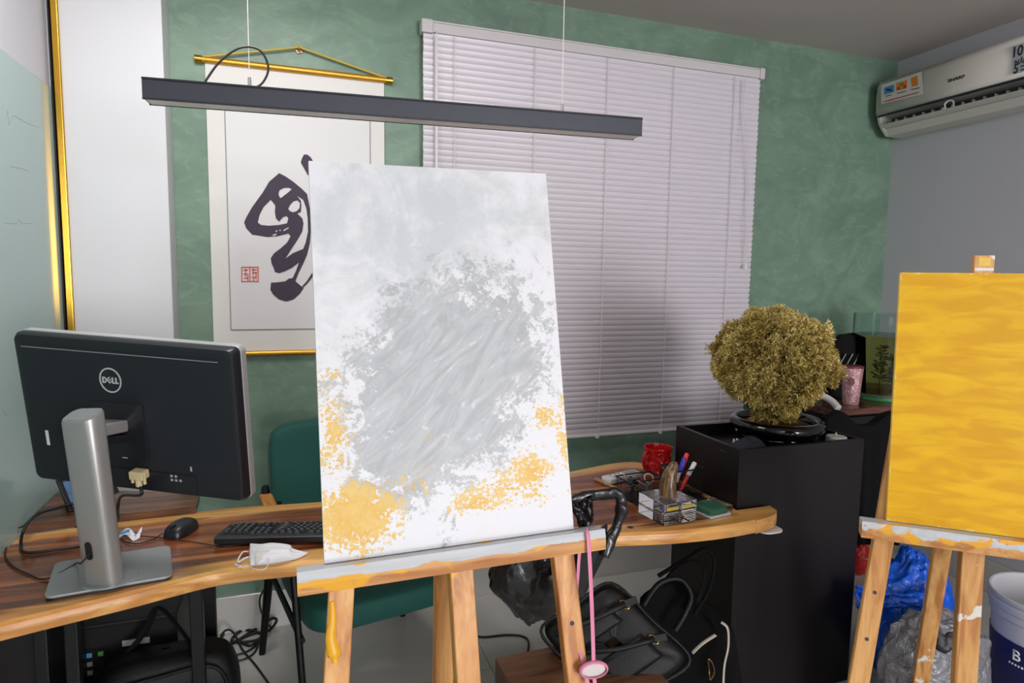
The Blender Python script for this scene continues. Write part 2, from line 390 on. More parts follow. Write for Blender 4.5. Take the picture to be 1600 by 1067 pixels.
def inst(me, name, parent, loc, rot=None, scale=None):
    o = bpy.data.objects.new(name, me); COL.objects.link(o)
    if parent: o.parent = parent
    o.location = loc
    if rot: o.rotation_euler = rot
    if scale: o.scale = scale
    return o
def struct(mb, name, m, **kw): return tag(mb.build(name, m, **kw), kind='structure')
def flatshape(name, polys, mapper, vec, m, parent):
    """filled outline with holes, laid on a plane by mapper(x, y) and given thickness along vec"""
    cu = bpy.data.curves.new(name, 'CURVE'); cu.dimensions = '2D'; cu.fill_mode = 'BOTH'
    for pl in polys:
        sp = cu.splines.new('POLY'); sp.points.add(len(pl)-1); sp.use_cyclic_u = True
        for p, q in zip(sp.points, pl): p.co = (q[0], q[1], 0, 1)
    return curve_to(cu, name, mapper, vec, m, parent)
def curve_to(cu, name, mapper, vec, m, parent):
    tmp = bpy.data.objects.new('tmp', cu); COL.objects.link(tmp)
    dg = bpy.context.evaluated_depsgraph_get(); src = tmp.evaluated_get(dg).to_mesh()
    b = bmesh.new(); b.from_mesh(src); bmesh.ops.remove_doubles(b, verts=b.verts, dist=1e-5)
    fs = list(b.faces); r = bmesh.ops.extrude_face_region(b, geom=fs)
    top = {v for v in r['geom'] if isinstance(v, bmesh.types.BMVert)}
    inv = WM[parent.name].inverted() if parent else Matrix()
    for v in b.verts:
        p = mapper(v.co.x, v.co.y); v.co = inv @ (p + V(vec) if v in top else p)
    bmesh.ops.recalc_face_normals(b, faces=b.faces)
    me = bpy.data.meshes.new(name); b.to_mesh(me); b.free(); tmp.evaluated_get(dg).to_mesh_clear()
    bpy.data.objects.remove(tmp); bpy.data.curves.remove(cu)
    me.materials.append(M[m]); o = bpy.data.objects.new(name, me); COL.objects.link(o)
    if parent: o.parent = parent; WM[o.name] = WM[parent.name]
    return o
def text(name, body, mapper, vec, m, parent, size=1.0, bold=0.0):
    cu = bpy.data.curves.new(name, 'FONT'); cu.body = body; cu.size = size; cu.offset = bold; cu.align_x = 'CENTER'; cu.align_y = 'CENTER'; cu.resolution_u = 4
    return curve_to(cu, name, mapper, vec, m, parent)
def uvfront(o, p0, r, u, w, h):
    me = o.data; uv = me.uv_layers.new(name='UVMap'); inv = WM[o.parent.name] if o.parent else Matrix()
    for l in me.loops:
        d = (inv @ me.vertices[l.vertex_index].co) - p0; uv.data[l.index].uv = (d.dot(r)/w, d.dot(u)/h)
def crumple(p, amp, sc, seed=0):
    q = p*sc + V((seed*3.1, seed*1.7, seed*2.3))
    return amp*(abs(noise.noise(q))*1.4 - 0.35 + 0.5*abs(noise.noise(q*2.3)) - 0.2 + 0.2*noise.noise(q*5))
def blob(c, rad, amp, sc, seed=0, nu=48, nv=32, shape=None):
    mb = MB(); c = V(c)
    def fn(a, b):
        th, ph = a*2*math.pi, (b-0.5)*math.pi*0.998
        d = V((math.cos(th)*math.cos(ph), math.sin(th)*math.cos(ph), math.sin(ph)))
        p = V((d.x*rad[0], d.y*rad[1], d.z*rad[2]))
        if shape: p = shape(p, d)
        return c + p*(1 + crumple(d, amp, sc, seed))
    mb.grid(fn, nu, nv); return mb

# ================================================================== the setting
XL, XR, YB, YR, H = -0.78, 3.265, 2.84, -6.2, 2.77
struct(MB().box(((XL+XR)/2, YB+0.06, H/2), (XR-XL+0.4, 0.12, H+0.2)), 'wall_back', 'green')
struct(MB().box((XR+0.06, (YB+YR)/2, H/2), (0.12, YB-YR, H+0.2)), 'wall_right', 'white_wall')
struct(MB().box((XL-0.06, (YB+YR)/2, H/2), (0.12, YB-YR, H+0.2)), 'wall_left', 'white_wall')
struct(MB().box(((XL+XR)/2, YR-0.06, H/2), (XR-XL+0.4, 0.12, H+0.2)), 'wall_rear', 'white_wall')
struct(MB().box(((XL+XR)/2, (YB+YR)/2, H+0.06), (XR-XL+0.24, YB-YR+0.24, 0.12)), 'ceiling', 'ceiling')
floor = struct(MB().box(((XL+XR)/2, (YB+YR)/2, -0.053), (XR-XL+0.24, YB-YR+0.24, 0.1)), 'floor', 'grout')
WM['floor'] = Matrix()
tm = None
for i in range(-3, 5):
    for j in range(-7, 2):
        x0, y0 = 0.717+0.6*i, 2.26+0.6*j
        a0, a1, b0, b1 = max(x0, XL), min(x0+0.6, XR), max(y0, YR), min(y0+0.6, YB)
        if a1-a0 < 0.02 or b1-b0 < 0.02: continue
        if a1-a0 > 0.599 and b1-b0 > 0.599:
            if tm is None:
                t0 = MB().box((0, 0, 0), (0.597, 0.597, 0.012)); tm = t0.mesh('tile'); tm.materials.append(M['tile'])
            inst(tm, 'tile', floor, ((a0+a1)/2, (b0+b1)/2, -0.006))
        else:
            MB().box(((a0+a1)/2, (b0+b1)/2, -0.006), (a1-a0-0.003, b1-b0-0.003, 0.012)).build('tile', 'tile', floor)
bb = struct(MB().box(((XR-0.42)/2, YB-0.004, 0.082), (XR+0.42, 0.008, 0.165)), 'baseboard_back', 'grout')
x = -0.417
while x < XR-0.02:
    x1 = min(x+0.6 if x > -0.4 else 0.13, XR-0.011)
    MB().box(((x+x1)/2, YB-0.0085, 0.082), (x1-x-0.003, 0.009, 0.164)).build('tile', 'tile', bb, bevel=0.002, seg=1); x = x1
bb = struct(MB().box((XR-0.004, 1.3, 0.082), (0.008, 3.06, 0.165)), 'baseboard_right', 'grout')
for k in range(5):
    y1 = YB-0.015-k*0.6
    MB().box((XR-0.0085, y1-0.3, 0.082), (0.009, 0.597, 0.164)).build('tile', 'tile', bb, bevel=0.002, seg=1)
struct(MB().box(((XL-0.4215)/2, YB-0.07, H/2), (-0.4215-XL, 0.14, H)), 'wall_column', 'pillar', bevel=0.004)
# teal glass board that lines the left wall up to head height
gb = thing('glass_board', 'pale teal glossy glass writing board lining the left wall', 'board', (XL+0.006, 1.2, 0))
MB().box((XL+0.0065, (2.68-1.5)/2, 1.08), (0.009, 4.18, 2.15)).build('pane', 'board', gb, bevel=0.002)
for pts in ([(8, 190), (12, 172), (14, 196), (20, 180), (26, 183), (40, 192), (60, 199)], [(16, 261), (28, 262), (46, 267)], [(8, 348), (26, 350), (30, 343), (34, 350), (50, 349)],
            [(12, 372+0), (13, 374)], [(5, 640), (9, 650), (12, 640)], [(20, 655), (28, 640)], [(6, 772), (10, 780), (14, 768)]):
    MB().tube([hx(px, py, XL+0.0112) for px, py in pts], 0.00045, 4).build('pencil_mark', 'scuff', gb)
gt = thing('gold_strip', 'tall polished gold edge strip between the teal board and the white column', 'trim', (XL+0.03, 2.695, 0))
MB().box((XL+0.03, 2.692, H/2), (0.024, 0.014, H-0.004)).build('face', 'gold', gt, bevel=0.004, seg=3)
MB().box((XL+0.0145, 2.690, H/2), (0.005, 0.018, H-0.004)).build('dark_strip', 'black_metal', gt)  # thin solid black strip along the gold face

# ================================================================== window blind
BX0, BX1, BZ0, BZ1 = 0.545, 2.297, 0.752, 2.60
bl = thing('window_blind', 'closed white horizontal slat blind covering the window on the green wall', 'blind', ((BX0+BX1)/2, YB-0.04, BZ0))
BW = BX1-BX0; bxc = (BX0+BX1)/2
MB().box((bxc, YB-0.036, BZ1-0.025), (BW, 0.045, 0.044)).build('headrail', 'blind_rail', bl, bevel=0.004)
MB().box((bxc, YB-0.062, BZ1-0.005), (BW-0.06, 0.006, 0.006)).build('rail_lip', 'blind_rail', bl)
for x in (BX0+0.02, BX1-0.008):
    MB().box((x, YB-0.038, BZ1-0.024), (0.05 if x < 1 else 0.03, 0.056, 0.056)).build('end_cap', 'blind_rail', bl, bevel=0.006)
slat = MB()
def slat_fn(a, b):
    t = (b-0.5)*2; ang = math.radians(66)
    c, y = t*0.0175, 0.0032*(1-t*t)
    return V(((a-0.5)*(BW-0.012), -y*math.sin(ang)+c*math.cos(ang)*-1, y*math.cos(ang)*0+c*math.sin(ang)))
slat.grid(slat_fn, 1, 5)
sm = slat.mesh('slat'); sm.materials.append(M['blind']); sm.polygons.foreach_set('use_smooth', [True]*len(sm.polygons))
NS = 67; zt, zb = BZ1-0.062, BZ0+0.024
for i in range(NS):
    inst(sm, 'slat', bl, (random.uniform(-.0012, .0012), 0, zt+(zb-zt)*i/(NS-1)-BZ0), (0, random.uniform(-.0006, .0006), 0))
MB().box((bxc, YB-0.04, BZ0+0.006), (BW-0.008, 0.026, 0.014)).build('bottom_rail', 'blind_rail', bl, bevel=0.004)
for px in (708, 832, 944, 1046, 1140):
    x = hy(px, 300, YB-0.055).x
    mb = MB()
    for dx in (0, 0.004): mb.tube([(x+dx, YB-0.058, BZ1-0.05), (x+dx+0.004, YB-0.057, 1.6), (x+dx, YB-0.057, BZ0)], 0.0009, 5)
    mb.box((x, YB-0.055, BZ0+0.002), (0.014, 0.012, 0.018)); mb.build('ladder_cord', 'cord', bl)
wx = hy(682, 100, YB-0.075).x
wd = MB().tube([(wx, YB-0.075, BZ1-0.075), (wx+0.006, YB-0.072, 1.35)], 0.0048, 8).build('tilt_wand', 'white', bl, smooth=40)
MB().tube([(wx, YB-0.062, BZ1-0.045), (wx, YB-0.078, BZ1-0.055), (wx, YB-0.075, BZ1-0.085)], 0.003, 6).build('wand_hook', 'white', wd, smooth=40)
mb = MB(); q = lambda a, b: hy(a, b, YB-0.072)
mb.tube(spline([q(1163, 124), q(1162, 170), q(1168, 235), q(1170, 300), q(1166, 315), q(1170, 345), q(1168, 380), q(1166, 400)], 5), 0.0014, 5)
mb.tube(spline([q(1165, 124), q(1160, 200), q(1159, 232), q(1166, 250), q(1169, 310), q(1165, 350), q(1165, 410)], 5), 0.0014, 5)
pc = mb.build('pull_cord', 'cord', bl)
MB().lathe([(0.001, 0.03), (0.004, 0.025), (0.007, 0), (0.001, 0)], q(1164.5, 420), 10).build('tassel', 'white', pc, smooth=50)

# ================================================================== hanging scroll
YS = YB-0.012
SX0, SX1, SZ0, SZ1 = -0.298, 0.390, 1.205, 2.340
sc = thing('hanging_scroll', 'white calligraphy scroll with gold rods hanging on the green wall', 'scroll', (0.046, YS, SZ0))
MB().box((0.046, YS+0.004, (SZ0+SZ1)/2), (SX1-SX0, 0.003, SZ1-SZ0)).build('mounting', 'mount', sc)
ix0, ix1, iz0, iz1 = -0.232, 0.330, 1.298, 2.215
MB().box(((ix0+ix1)/2, YS+0.0015, (iz0+iz1)/2), (ix1-ix0, 0.002, iz1-iz0)).build('paper', 'paper', sc)
mb = MB()
for (x, z, sx, sz) in (((ix0+ix1)/2, iz0, ix1-ix0, .004), ((ix0+ix1)/2, iz1, ix1-ix0, .004), (ix0, (iz0+iz1)/2, .004, iz1-iz0), (ix1, (iz0+iz1)/2, .004, iz1-iz0)):
    mb.box((x, YS+0.001, z), (sx, 0.0028, sz))
mb.build('border_line', 'line', sc)
for z, nm, e in ((SZ1+0.008, 'top_rod', 0.022), (SZ0-0.006, 'bottom_rod', 0.014)):
    rd = MB().tube([(SX0-e, YS-0.002, z), (SX1+e, YS-0.002, z)], 0.0125 if nm == 'top_rod' else 0.011, 14).build(nm, 'gold_brocade', sc, smooth=40)
    for xx in (SX0-e, SX1+e): MB().tube([(xx-0.013, YS-0.002, z), (xx+0.013, YS-0.002, z)], 0.0145, 14).build('end_cap', 'gold', rd, smooth=40)
hkp = hy(467, 75, YB-0.01)
MB().tube(spline([(SX0-0.01, YS-0.006, SZ1+0.016), (hkp.x-0.02, YS-0.006, hkp.z-0.004), (hkp.x, YS-0.006, hkp.z+0.002), (hkp.x+0.02, YS-0.006, hkp.z-0.004), (SX1+0.01, YS-0.006, SZ1+0.016)], 5), 0.0045, 8).build('hanging_cord', 'cord_gold', sc, smooth=50)
cal = lambda a, b: hy(370+a/3.954, 230-b/3.954, YS)          # y up in outline space
neg = lambda L: [(a, -b) for a, b in L]
outer = [(262, 160), (200, 213), (160, 280), (95, 370), (60, 430), (45, 465), (58, 500), (95, 540), (130, 545), (190, 555), (250, 550), (318, 533), (332, 550), (310, 590), (270, 625), (230, 655), (210, 685), (215, 720), (228, 745), (235, 770), (262, 778), (300, 765), (340, 745), (384, 712), (365, 765), (345, 808), (320, 812), (300, 828), (245, 835), (212, 836), (207, 880), (225, 910), (260, 940), (305, 953), (350, 940), (390, 905), (414, 868), (398, 858), (362, 828), (380, 780), (410, 720), (434, 665), (452, 590), (460, 480), (452, 380), (435, 290), (400, 255), (345, 210), (300, 180)]
holes = [[(210, 325), (165, 370), (140, 420), (130, 465), (150, 480), (200, 485), (260, 480), (310, 470), (318, 440), (308, 425), (285, 432), (262, 460), (242, 440), (235, 400), (238, 360)],
         [(258, 285), (265, 265), (290, 252), (320, 250), (340, 260), (310, 285), (290, 300), (272, 315), (262, 305)],
         [(318, 380), (330, 355), (350, 335), (375, 328), (390, 345), (388, 375), (370, 395), (345, 402), (325, 392)],
         [(372, 300), (410, 325), (430, 380), (438, 440), (440, 520), (425, 590), (410, 628), (380, 640), (345, 655), (300, 688), (330, 640), (370, 580), (405, 520), (412, 470), (405, 440), (380, 415), (374, 409), (396, 400), (399, 360), (395, 330)],
         [(215, 545), (240, 532), (248, 540), (230, 548)], [(285, 512), (318, 494), (322, 500), (292, 518)], [(240, 514), (250, 512), (250, 522), (240, 523)], [(262, 510), (272, 509), (272, 517), (263, 518)]]
cg = flatshape('brush_character', [neg(outer)]+[neg(h) for h in holes], cal, (0, -0.0012, 0), 'ink', sc); cg['label'] = 'large flowing black brush character'
flatshape('brush_dot', [neg([(415, 45), (402, 70), (395, 95), (412, 125), (440, 175), (480, 170), (486, 110), (455, 60), (435, 45)])], cal, (0, -0.0012, 0), 'ink', sc)
flatshape('brush_sweep', [neg([(404, 858), (430, 830), (470, 770), (520, 690), (532, 700), (480, 785), (436, 842), (410, 866)])], cal, (0, -0.0014, 0), 'ink', sc)
mb = MB()
def sq(a, b, c, d):
    p = [cal(a, -b), cal(c, -b), cal(c, -d), cal(a, -d)]; mb.extrude(p, (0, -0.0012, 0))
for r_ in ((28, 738, 135, 744), (28, 826, 135, 832), (28, 738, 34, 832), (129, 738, 135, 832), (78, 742, 84, 828), (40, 756, 72, 762), (40, 780, 74, 786), (52, 748, 58, 800), (44, 806, 70, 812), (66, 790, 72, 826), (92, 754, 126, 760), (96, 772, 126, 778), (98, 748, 104, 795), (116, 770, 122, 818), (90, 800, 120, 806), (100, 806, 106, 826)): sq(*r_)
mb.build('red_seal', 'seal', sc, label='square red name seal')
hk = thing('wall_hook', 'small brass adhesive wall hook holding the scroll cord', 'hook', (hkp.x, YB-0.004, hkp.z))
mb = MB()
for a in range(6):
    th = a*math.pi/3+0.3; mb.lathe([(0, 0.004), (0.006, 0.003), (0.007, 0)], (0, 0, 0), 10); 
    for k in range(len(mb.v)-30, len(mb.v)):
        p = mb.v[k]; mb.v[k] = V((hkp.x+0.011*math.cos(th)+p.x, YB-0.004-p.z, hkp.z+0.011*math.sin(th)-0.004+p.y))
mb.build('rosette', 'hook', hk, smooth=60)
MB().tube(spline([(hkp.x, YB-0.004, hkp.z-0.012), (hkp.x, YB-0.022, hkp.z-0.012), (hkp.x, YB-0.024, hkp.z+0.004)], 4), 0.0025, 8).build('prong', 'hook', hk, smooth=50)

# ================================================================== linear pendant lamp
LR, LL = V((0.976, 1.688, 1.967)), V((-0.33, 1.80, 1.967))
lp = thing('pendant_lamp', 'long dark grey linear pendant lamp hanging over the desk', 'lamp', (LR+LL)/2-V((0, 0, 0.025)))
ld = (LR-LL).normalized(); ls = V((-ld.y, ld.x, 0))
MB().obox((LR+LL)/2+ls*0.03, ld*(LR-LL).length/2, ls*0.03, V((0, 0, 0.0225))).build('housing', 'lamp', lp, bevel=0.0015)
MB().obox((LR+LL)/2+ls*0.03+V((0, 0, 0.0245)), ld*(LR-LL).length/2, ls*0.031, V((0, 0, 0.0022))).build('top_lip', 'lampdark', lp)
MB().obox((LR+LL)/2+ls*0.03-V((0, 0, 0.0232)), ld*((LR-LL).length/2-0.006), ls*0.026, V((0, 0, 0.001))).build('diffuser', 'diffuser', lp)
mb = MB()
for k in (0, 1): mb.obox((LR+LL)/2+ls*(0.0015+0.057*k)-V((0, 0, 0.0235)), ld*(LR-LL).length/2, ls*0.0015, V((0, 0, 0.002)))
mb.build('bottom_edge', 'lampdark', lp)
for px in (878, 391):
    d = ray(px, 170); n = ls; p = hp(px, 175, LR+ls*0.03, ls)
    p.z = LR.z+0.024; g = MB().tube([p, V((p.x, p.y, H-0.002))], 0.0011, 6).build('suspension_wire', 'cord', lp)
    MB().lathe([(0.0, 0.03), (0.004, 0.03), (0.005, 0.0)], p, 10).build('wire_gripper', 'silver', g, smooth=40)
p = hp(391, 160, LR+ls*0.03, ls); p.z = LR.z+0.024
MB().tube(spline([p, p+V((0.03, 0, 0.02)), p+V((0.045, 0, 0.06)), p+V((0.025, 0, 0.1)), p+V((-0.02, 0, 0.10)), p+V((-0.07, 0.004, 0.06)), p+V((-0.11, 0.008, 0.0))], 8), 0.0028, 8).build('power_cord', 'rubber', lp, smooth=60)

# ================================================================== desk
DZ = 0.745; DT = 0.046
near = [(-0.772, 1.60), (-0.626, 1.640), (-0.549, 1.664), (-0.39, 1.712), (-0.255, 1.760), (-0.165, 1.778), (-0.004, 1.772), (0.15, 1.75), (0.35, 1.735), (0.6, 1.735), (0.80, 1.715), (0.915, 1.692), (1.03, 1.668), (1.15, 1.648), (1.301, 1.640), (1.432, 1.650), (1.52, 1.675), (1.565, 1.712), (1.572, 1.752)]
far = [(1.46, 1.757), (1.432, 1.765), (1.430, 1.9), (1.430, 2.10), (1.428, 2.28), (1.40, 2.365), (1.34, 2.385), (1.25, 2.375), (1.098, 2.335), (0.9, 2.295), (0.6, 2.262), (0.3, 2.245), (0.083, 2.25), (-0.145, 2.272), (-0.281, 2.268), (-0.5, 2.245), (-0.772, 2.21)]
desk = thing('desk', 'long live-edge wooden desk slab with pale wavy front edge', 'desk', (0.3, 1.98, 0))
nsp = spline([V((a, b, 0)) for a, b in near], 6); fsp = spline([V((a, b, 0)) for a, b in far[::-1] if b > 2.2], 6)
def at_x(sp, x_):
    for p, q_ in zip(sp, sp[1:]):
        if p.x <= x_ <= q_.x: return p.y+(q_.y-p.y)*(x_-p.x)/max(1e-9, q_.x-p.x)
    return sp[0].y if x_ < sp[0].x else sp[-1].y
xs_ = [-0.772+2.2*k/110 for k in range(110)]+[1.4295, 1.4300]+[1.44+0.132*k/14 for k in range(15)]
cols = []; at = []; vs_ = []
for x_ in xs_:
    yn, yf = at_x(nsp, x_), (at_x(fsp, x_) if x_ < 1.42995 else 1.7575)
    yf = max(yf, yn+0.002); wd_ = yf-yn; k = min(1, wd_/0.25)
    row = [(yn+.014*k, DZ-DT, 1), (yn+.004*k, DZ-DT+.006, 1), (yn, DZ-.024, 1), (yn+.003*k, DZ-.008, 1), (yn+.012*k, DZ, .95), (yn+.05*k, DZ, .62), (yn+.11*k, DZ, .25), ((yn+yf)/2, DZ, 0.0),
           (yf-.10*k, DZ, .2), (yf-.045*k, DZ, .6), (yf-.010*k, DZ, .95), (yf, DZ-.012, 1), (yf-.012*k, DZ-DT, 1)]
    for y_, z_, a_ in row: vs_.append((x_, y_, z_)); at.append(a_ if x_ < 1.3 else min(1, a_+(x_-1.3)*4))
NR = 13; mb = MB()
fs = [(i*NR+j, (i+1)*NR+j, (i+1)*NR+(j+1) % NR, i*NR+(j+1) % NR) for i in range(len(xs_)-1) for j in range(NR)]
fs += [tuple(range(NR)), tuple((len(xs_)-1)*NR+k for k in range(NR))[::-1]]
mb.add(vs_, fs, at); mb.build('desktop', 'desk', desk, smooth=35, attr='sap', fixn=True)
MB().lathe([(0.0, 0.0015), (0.009, 0.0015), (0.010, 0.0)], hz(985, 824, DZ), 16).build('screw_cap', 'plastic_black', desk, smooth=40)
def leg(a, b, wv): MB().beam(a, b, wv, 0.03).build('leg', 'black_metal', desk, bevel=0.003)
for px, py, Y in ((306, 935, 1.93), (327, 930, 2.16)):
    p = hy(px, py, Y); p.z = DZ-DT; leg(p, V((p.x+0.005, p.y, 0)), (0.034, 0, 0))
for px, py, Y in ((113, 985, 1.80), (66, 1000, 1.80)):
    p = hy(px, py, Y); p.z = DZ-DT; leg(p, V((p.x, p.y, 0)), (0.03, 0, 0))
leg((-0.27, 1.93, 0.68), (-0.27, 2.16, 0.68), (0.03, 0, 0))

# ================================================================== planter pedestal, bonsai, cap, lid
PX0, PX1, PY0, PY1, PZ = 1.446, 2.004, 1.772, 2.155, 0.949
pb = thing('planter_box', 'tall black laminate planter box standing at the desk end', 'planter', ((PX0+PX1)/2, (PY0+PY1)/2, 0))
th = 0.018
MB().box(((PX0+PX1)/2, PY0+th/2, PZ/2), (PX1-PX0, th, PZ)).build('front_panel', 'box_black', pb, bevel=0.001)
MB().box(((PX0+PX1)/2, PY1-th/2, PZ/2), (PX1-PX0, th, PZ)).build('back_panel', 'box_black', pb, bevel=0.001)
for x in (PX0+th/2, PX1-th/2): MB().box((x, (PY0+PY1)/2, PZ/2), (th, PY1-PY0-2*th, PZ)).build('side_panel', 'box_black', pb, bevel=0.001)
MB().box(((PX0+PX1)/2, (PY0+PY1)/2, 0.895), (PX1-PX0-2*th, PY1-PY0-2*th, 0.012)).build('inner_shelf', 'box_black', pb)
PC = V((1.765, 1.960, 0.902))
tr = thing('bonsai_tree', 'round golden-green cypress bonsai in a glossy black pot on the planter box', 'plant', PC)
MB().lathe([(0.0, 0.0), (0.125, 0.0), (0.148, 0.012), (0.152, 0.03), (0.149, 0.043), (0.141, 0.047), (0.150, 0.053), (0.168, 0.064), (0.175, 0.078), (0.172, 0.092), (0.160, 0.102), (0.148, 0.102), (0.140, 0.094), (0.138, 0.07), (0.0, 0.07)], PC, 56).build('pot', 'pot', tr, smooth=50)
MB().lathe([(0.139, 0.072), (0.11, 0.085), (0.07, 0.092), (0.0, 0.096)], PC, 36, wob=lambda t, z, i: 0 if i == 0 else 0.004*math.sin(t*7+i)).build('soil', 'soil', tr, smooth=60)
MB().box(PC+V((0.16, -0.05, 0.083)), (0.02, 0.012, 0.012)).build('red_tag', 'red_m', tr, bevel=0.003)
FC = PC + V((-0.035, 0.0, 0.325)); FR = 0.195
for k in range(7):
    a = k*0.9; e = FC+V((math.cos(a)*0.13, math.sin(a)*0.13, random.uniform(-0.06, 0.1)))
    MB().tube(spline([PC+V((math.cos(a)*0.012, math.sin(a)*0.012, 0.075)), PC+V((math.cos(a)*0.03, math.sin(a)*0.03, 0.15)), (FC+e)/2+V((0, 0, -0.06)), e], 4), [0.013-0.0009*i for i in range(13)], 7).build('branch', 'trunk', tr, smooth=60)
fol = MB(); rnd = random.Random(3)
def needle(p, d, ln, wd, tint):
    s = perp(d, V((rnd.uniform(-1, 1), rnd.uniform(-1, 1), rnd.uniform(-1, 1))))*wd
    m_ = p+d*ln*0.5
    fol.add([p-s*.5, p+s*.5, m_+s, p+d*ln, m_-s], [(0, 1, 2, 3, 4)], [tint]*5)
lobes = []
for k in range(54):
    zc = 1-2*(k+0.5)/54; ph = k*2.39996; r_ = math.sqrt(1-zc*zc)
    d = V((r_*math.cos(ph), r_*math.sin(ph), zc))
    if d.z < -0.85: continue
    lobes.append((d, 0.84+0.26*rnd.random()))
def tuft(c, d, size, tint):
    for j in range(6):
        dd = (d + V((rnd.gauss(0, .45), rnd.gauss(0, .45), rnd.gauss(0.12, .45)))).normalized()
        p = c; seg = size/4
        for q_ in range(4):
            p2 = p+dd*seg
            for e in (-1, 1):
                sd = (dd*0.75 + perp(dd, V((rnd.uniform(-1, 1), rnd.uniform(-1, 1), 0.3)))*e*0.8).normalized()
                needle(p, sd, seg*1.5, 0.0019, min(1, max(0, tint+rnd.gauss(0, .18)+0.08*q_)))
            needle(p, dd, seg*1.3, 0.0024, min(1, max(0, tint+rnd.gauss(0, .15))))
            p = p2; dd = (dd+V((rnd.gauss(0, .2), rnd.gauss(0, .2), rnd.gauss(0.03, .2)))).normalized()
for d, rr in lobes:
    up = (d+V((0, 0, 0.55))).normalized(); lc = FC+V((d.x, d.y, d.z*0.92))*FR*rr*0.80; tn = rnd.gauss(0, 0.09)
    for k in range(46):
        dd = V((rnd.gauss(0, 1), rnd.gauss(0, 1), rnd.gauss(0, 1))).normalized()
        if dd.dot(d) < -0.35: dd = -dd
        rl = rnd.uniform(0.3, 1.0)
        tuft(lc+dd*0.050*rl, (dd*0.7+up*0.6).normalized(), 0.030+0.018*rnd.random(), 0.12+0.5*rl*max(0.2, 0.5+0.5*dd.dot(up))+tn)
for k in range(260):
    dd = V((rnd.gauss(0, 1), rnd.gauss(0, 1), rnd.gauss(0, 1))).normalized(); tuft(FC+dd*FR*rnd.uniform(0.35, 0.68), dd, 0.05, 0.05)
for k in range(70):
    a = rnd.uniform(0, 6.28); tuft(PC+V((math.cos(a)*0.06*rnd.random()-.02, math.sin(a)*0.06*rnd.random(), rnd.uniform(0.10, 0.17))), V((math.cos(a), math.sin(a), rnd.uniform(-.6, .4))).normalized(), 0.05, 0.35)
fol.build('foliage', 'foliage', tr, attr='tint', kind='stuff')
cp = thing('baseball_cap', 'dark navy cap lying in the planter box beside the pot', 'cap', (1.54, 1.86, 0.901))
mb = MB(); mb.grid(lambda a, b: V((1.555+0.075*math.cos(a*6.2832)*math.cos(b*1.5708), 1.862+0.062*math.sin(a*6.2832)*math.cos(b*1.5708), 0.902+0.062*math.sin(b*1.5708)*(1+0.1*math.sin(a*14)))), 28, 10)
mb.build('crown', 'cap', cp, smooth=70)
mb = MB(); mb.grid(lambda a, b: V((1.51+(-0.03-0.0*b)+0.05*(1-b)*0+0.07*(a-0.5)*0, 1.86, 0.905)) + V((-0.045*math.sin(a*math.pi)*b*0.9, (a-0.5)*0.11, 0.012*math.sin(a*math.pi)+0.008*b)), 12, 4)
mb.build('brim', 'cap', cp, smooth=70, solid=0.003)
text('white_lettering', 'A8', lambda a, b: hz(1149, 689, 0.945)+V((a*0.024, 0.006*b, b*0.022)), (0, -0.002, 0.0005), 'white', cp, 1.0, 0.02)
wl = thing('round_lid', 'white round plastic cap lying in the planter box corner', 'lid', (1.94, 1.83, 0.901))
MB().lathe([(0.0, 0), (0.036, 0), (0.037, 0.004), (0.037, 0.045), (0.034, 0.049), (0.0, 0.05)], (1.935, 1.835, 0.901), 28).build('lid_body', 'white', wl, smooth=40)
MB().tube([(1.937, 1.84, 0.951), (1.937, 1.84, 0.962)], 0.004, 8).build('nub', 'beige', wl, smooth=40)

# ================================================================== monitor
MC = V((-0.39, 1.799, 1.161)); thm, phm, rom = -0.481, -0.154, -0.045; MW, MH = 0.60, 0.405
r0 = V((math.cos(thm), math.sin(thm), 0)); n0 = V((-math.sin(thm), math.cos(thm), 0)); u0 = V((0, 0, 1))*math.cos(phm)+n0*math.sin(phm)
mr = r0*math.cos(rom)+u0*math.sin(rom); mu = u0*math.cos(rom)-r0*math.sin(rom); mn = mu.cross(mr)      # mn points away from the camera (screen side)
if mn.y < 0: mn = -mn
mon = thing('computer_monitor', 'black desktop monitor on a silver stand, its back turned to the camera', 'monitor', (-0.45, 1.84, DZ))
def mp(a, b, c=0.0): return MC + mr*a + mu*b + mn*c        # metres on the back face, c = depth towards the screen
def rrect(w_, h_, r_, n=5):
    out = []
    for cx_, cy_, a0 in ((w_/2-r_, h_/2-r_, 0), (-w_/2+r_, h_/2-r_, 90), (-w_/2+r_, -h_/2+r_, 180), (w_/2-r_, -h_/2+r_, 270)):
        for k in range(n+1):
            t = math.radians(a0+90*k/n); out.append((cx_+r_*math.cos(t), cy_+r_*math.sin(t)))
    return out
mb = MB(); loops = [(MW-0.03, MH-0.03, .02, 0.0), (MW-0.012, MH-0.012, .018, 0.004), (MW-0.004, MH-0.004, .014, 0.014), (MW-0.004, MH-0.004, .014, 0.030)]
vs_ = []; n_ = 24
for w_, h_, r_, c in loops: vs_ += [mp(a, b, c) for a, b in rrect(w_, h_, r_)]
fs = [tuple(range(n_))]+[(k*n_+i, k*n_+(i+1) % n_, (k+1)*n_+(i+1) % n_, (k+1)*n_+i) for k in range(3) for i in range(n_)]
mb.add(vs_, fs); shell = mb.build('back_shell', 'monitor_back', mon, smooth=30, fixn=True)
mb = MB(); mb.extrude([mp(a, b, 0.030) for a, b in rrect(MW, MH, .015)], mn*0.022); mb.build('bezel', 'silver_bright', mon, bevel=0.002)
MB().obox(mp(0, 0.01, 0.0522), mr*(MW/2-0.018), mu*(MH/2-0.028), mn*0.001).build('screen', 'screen', mon)
MB().obox(mp(-0.008, MH/2-0.031, 0.0), mr*(MW/2-0.035), mu*0.003, mn*0.0015).build('vent_slot', 'plastic_black', shell)
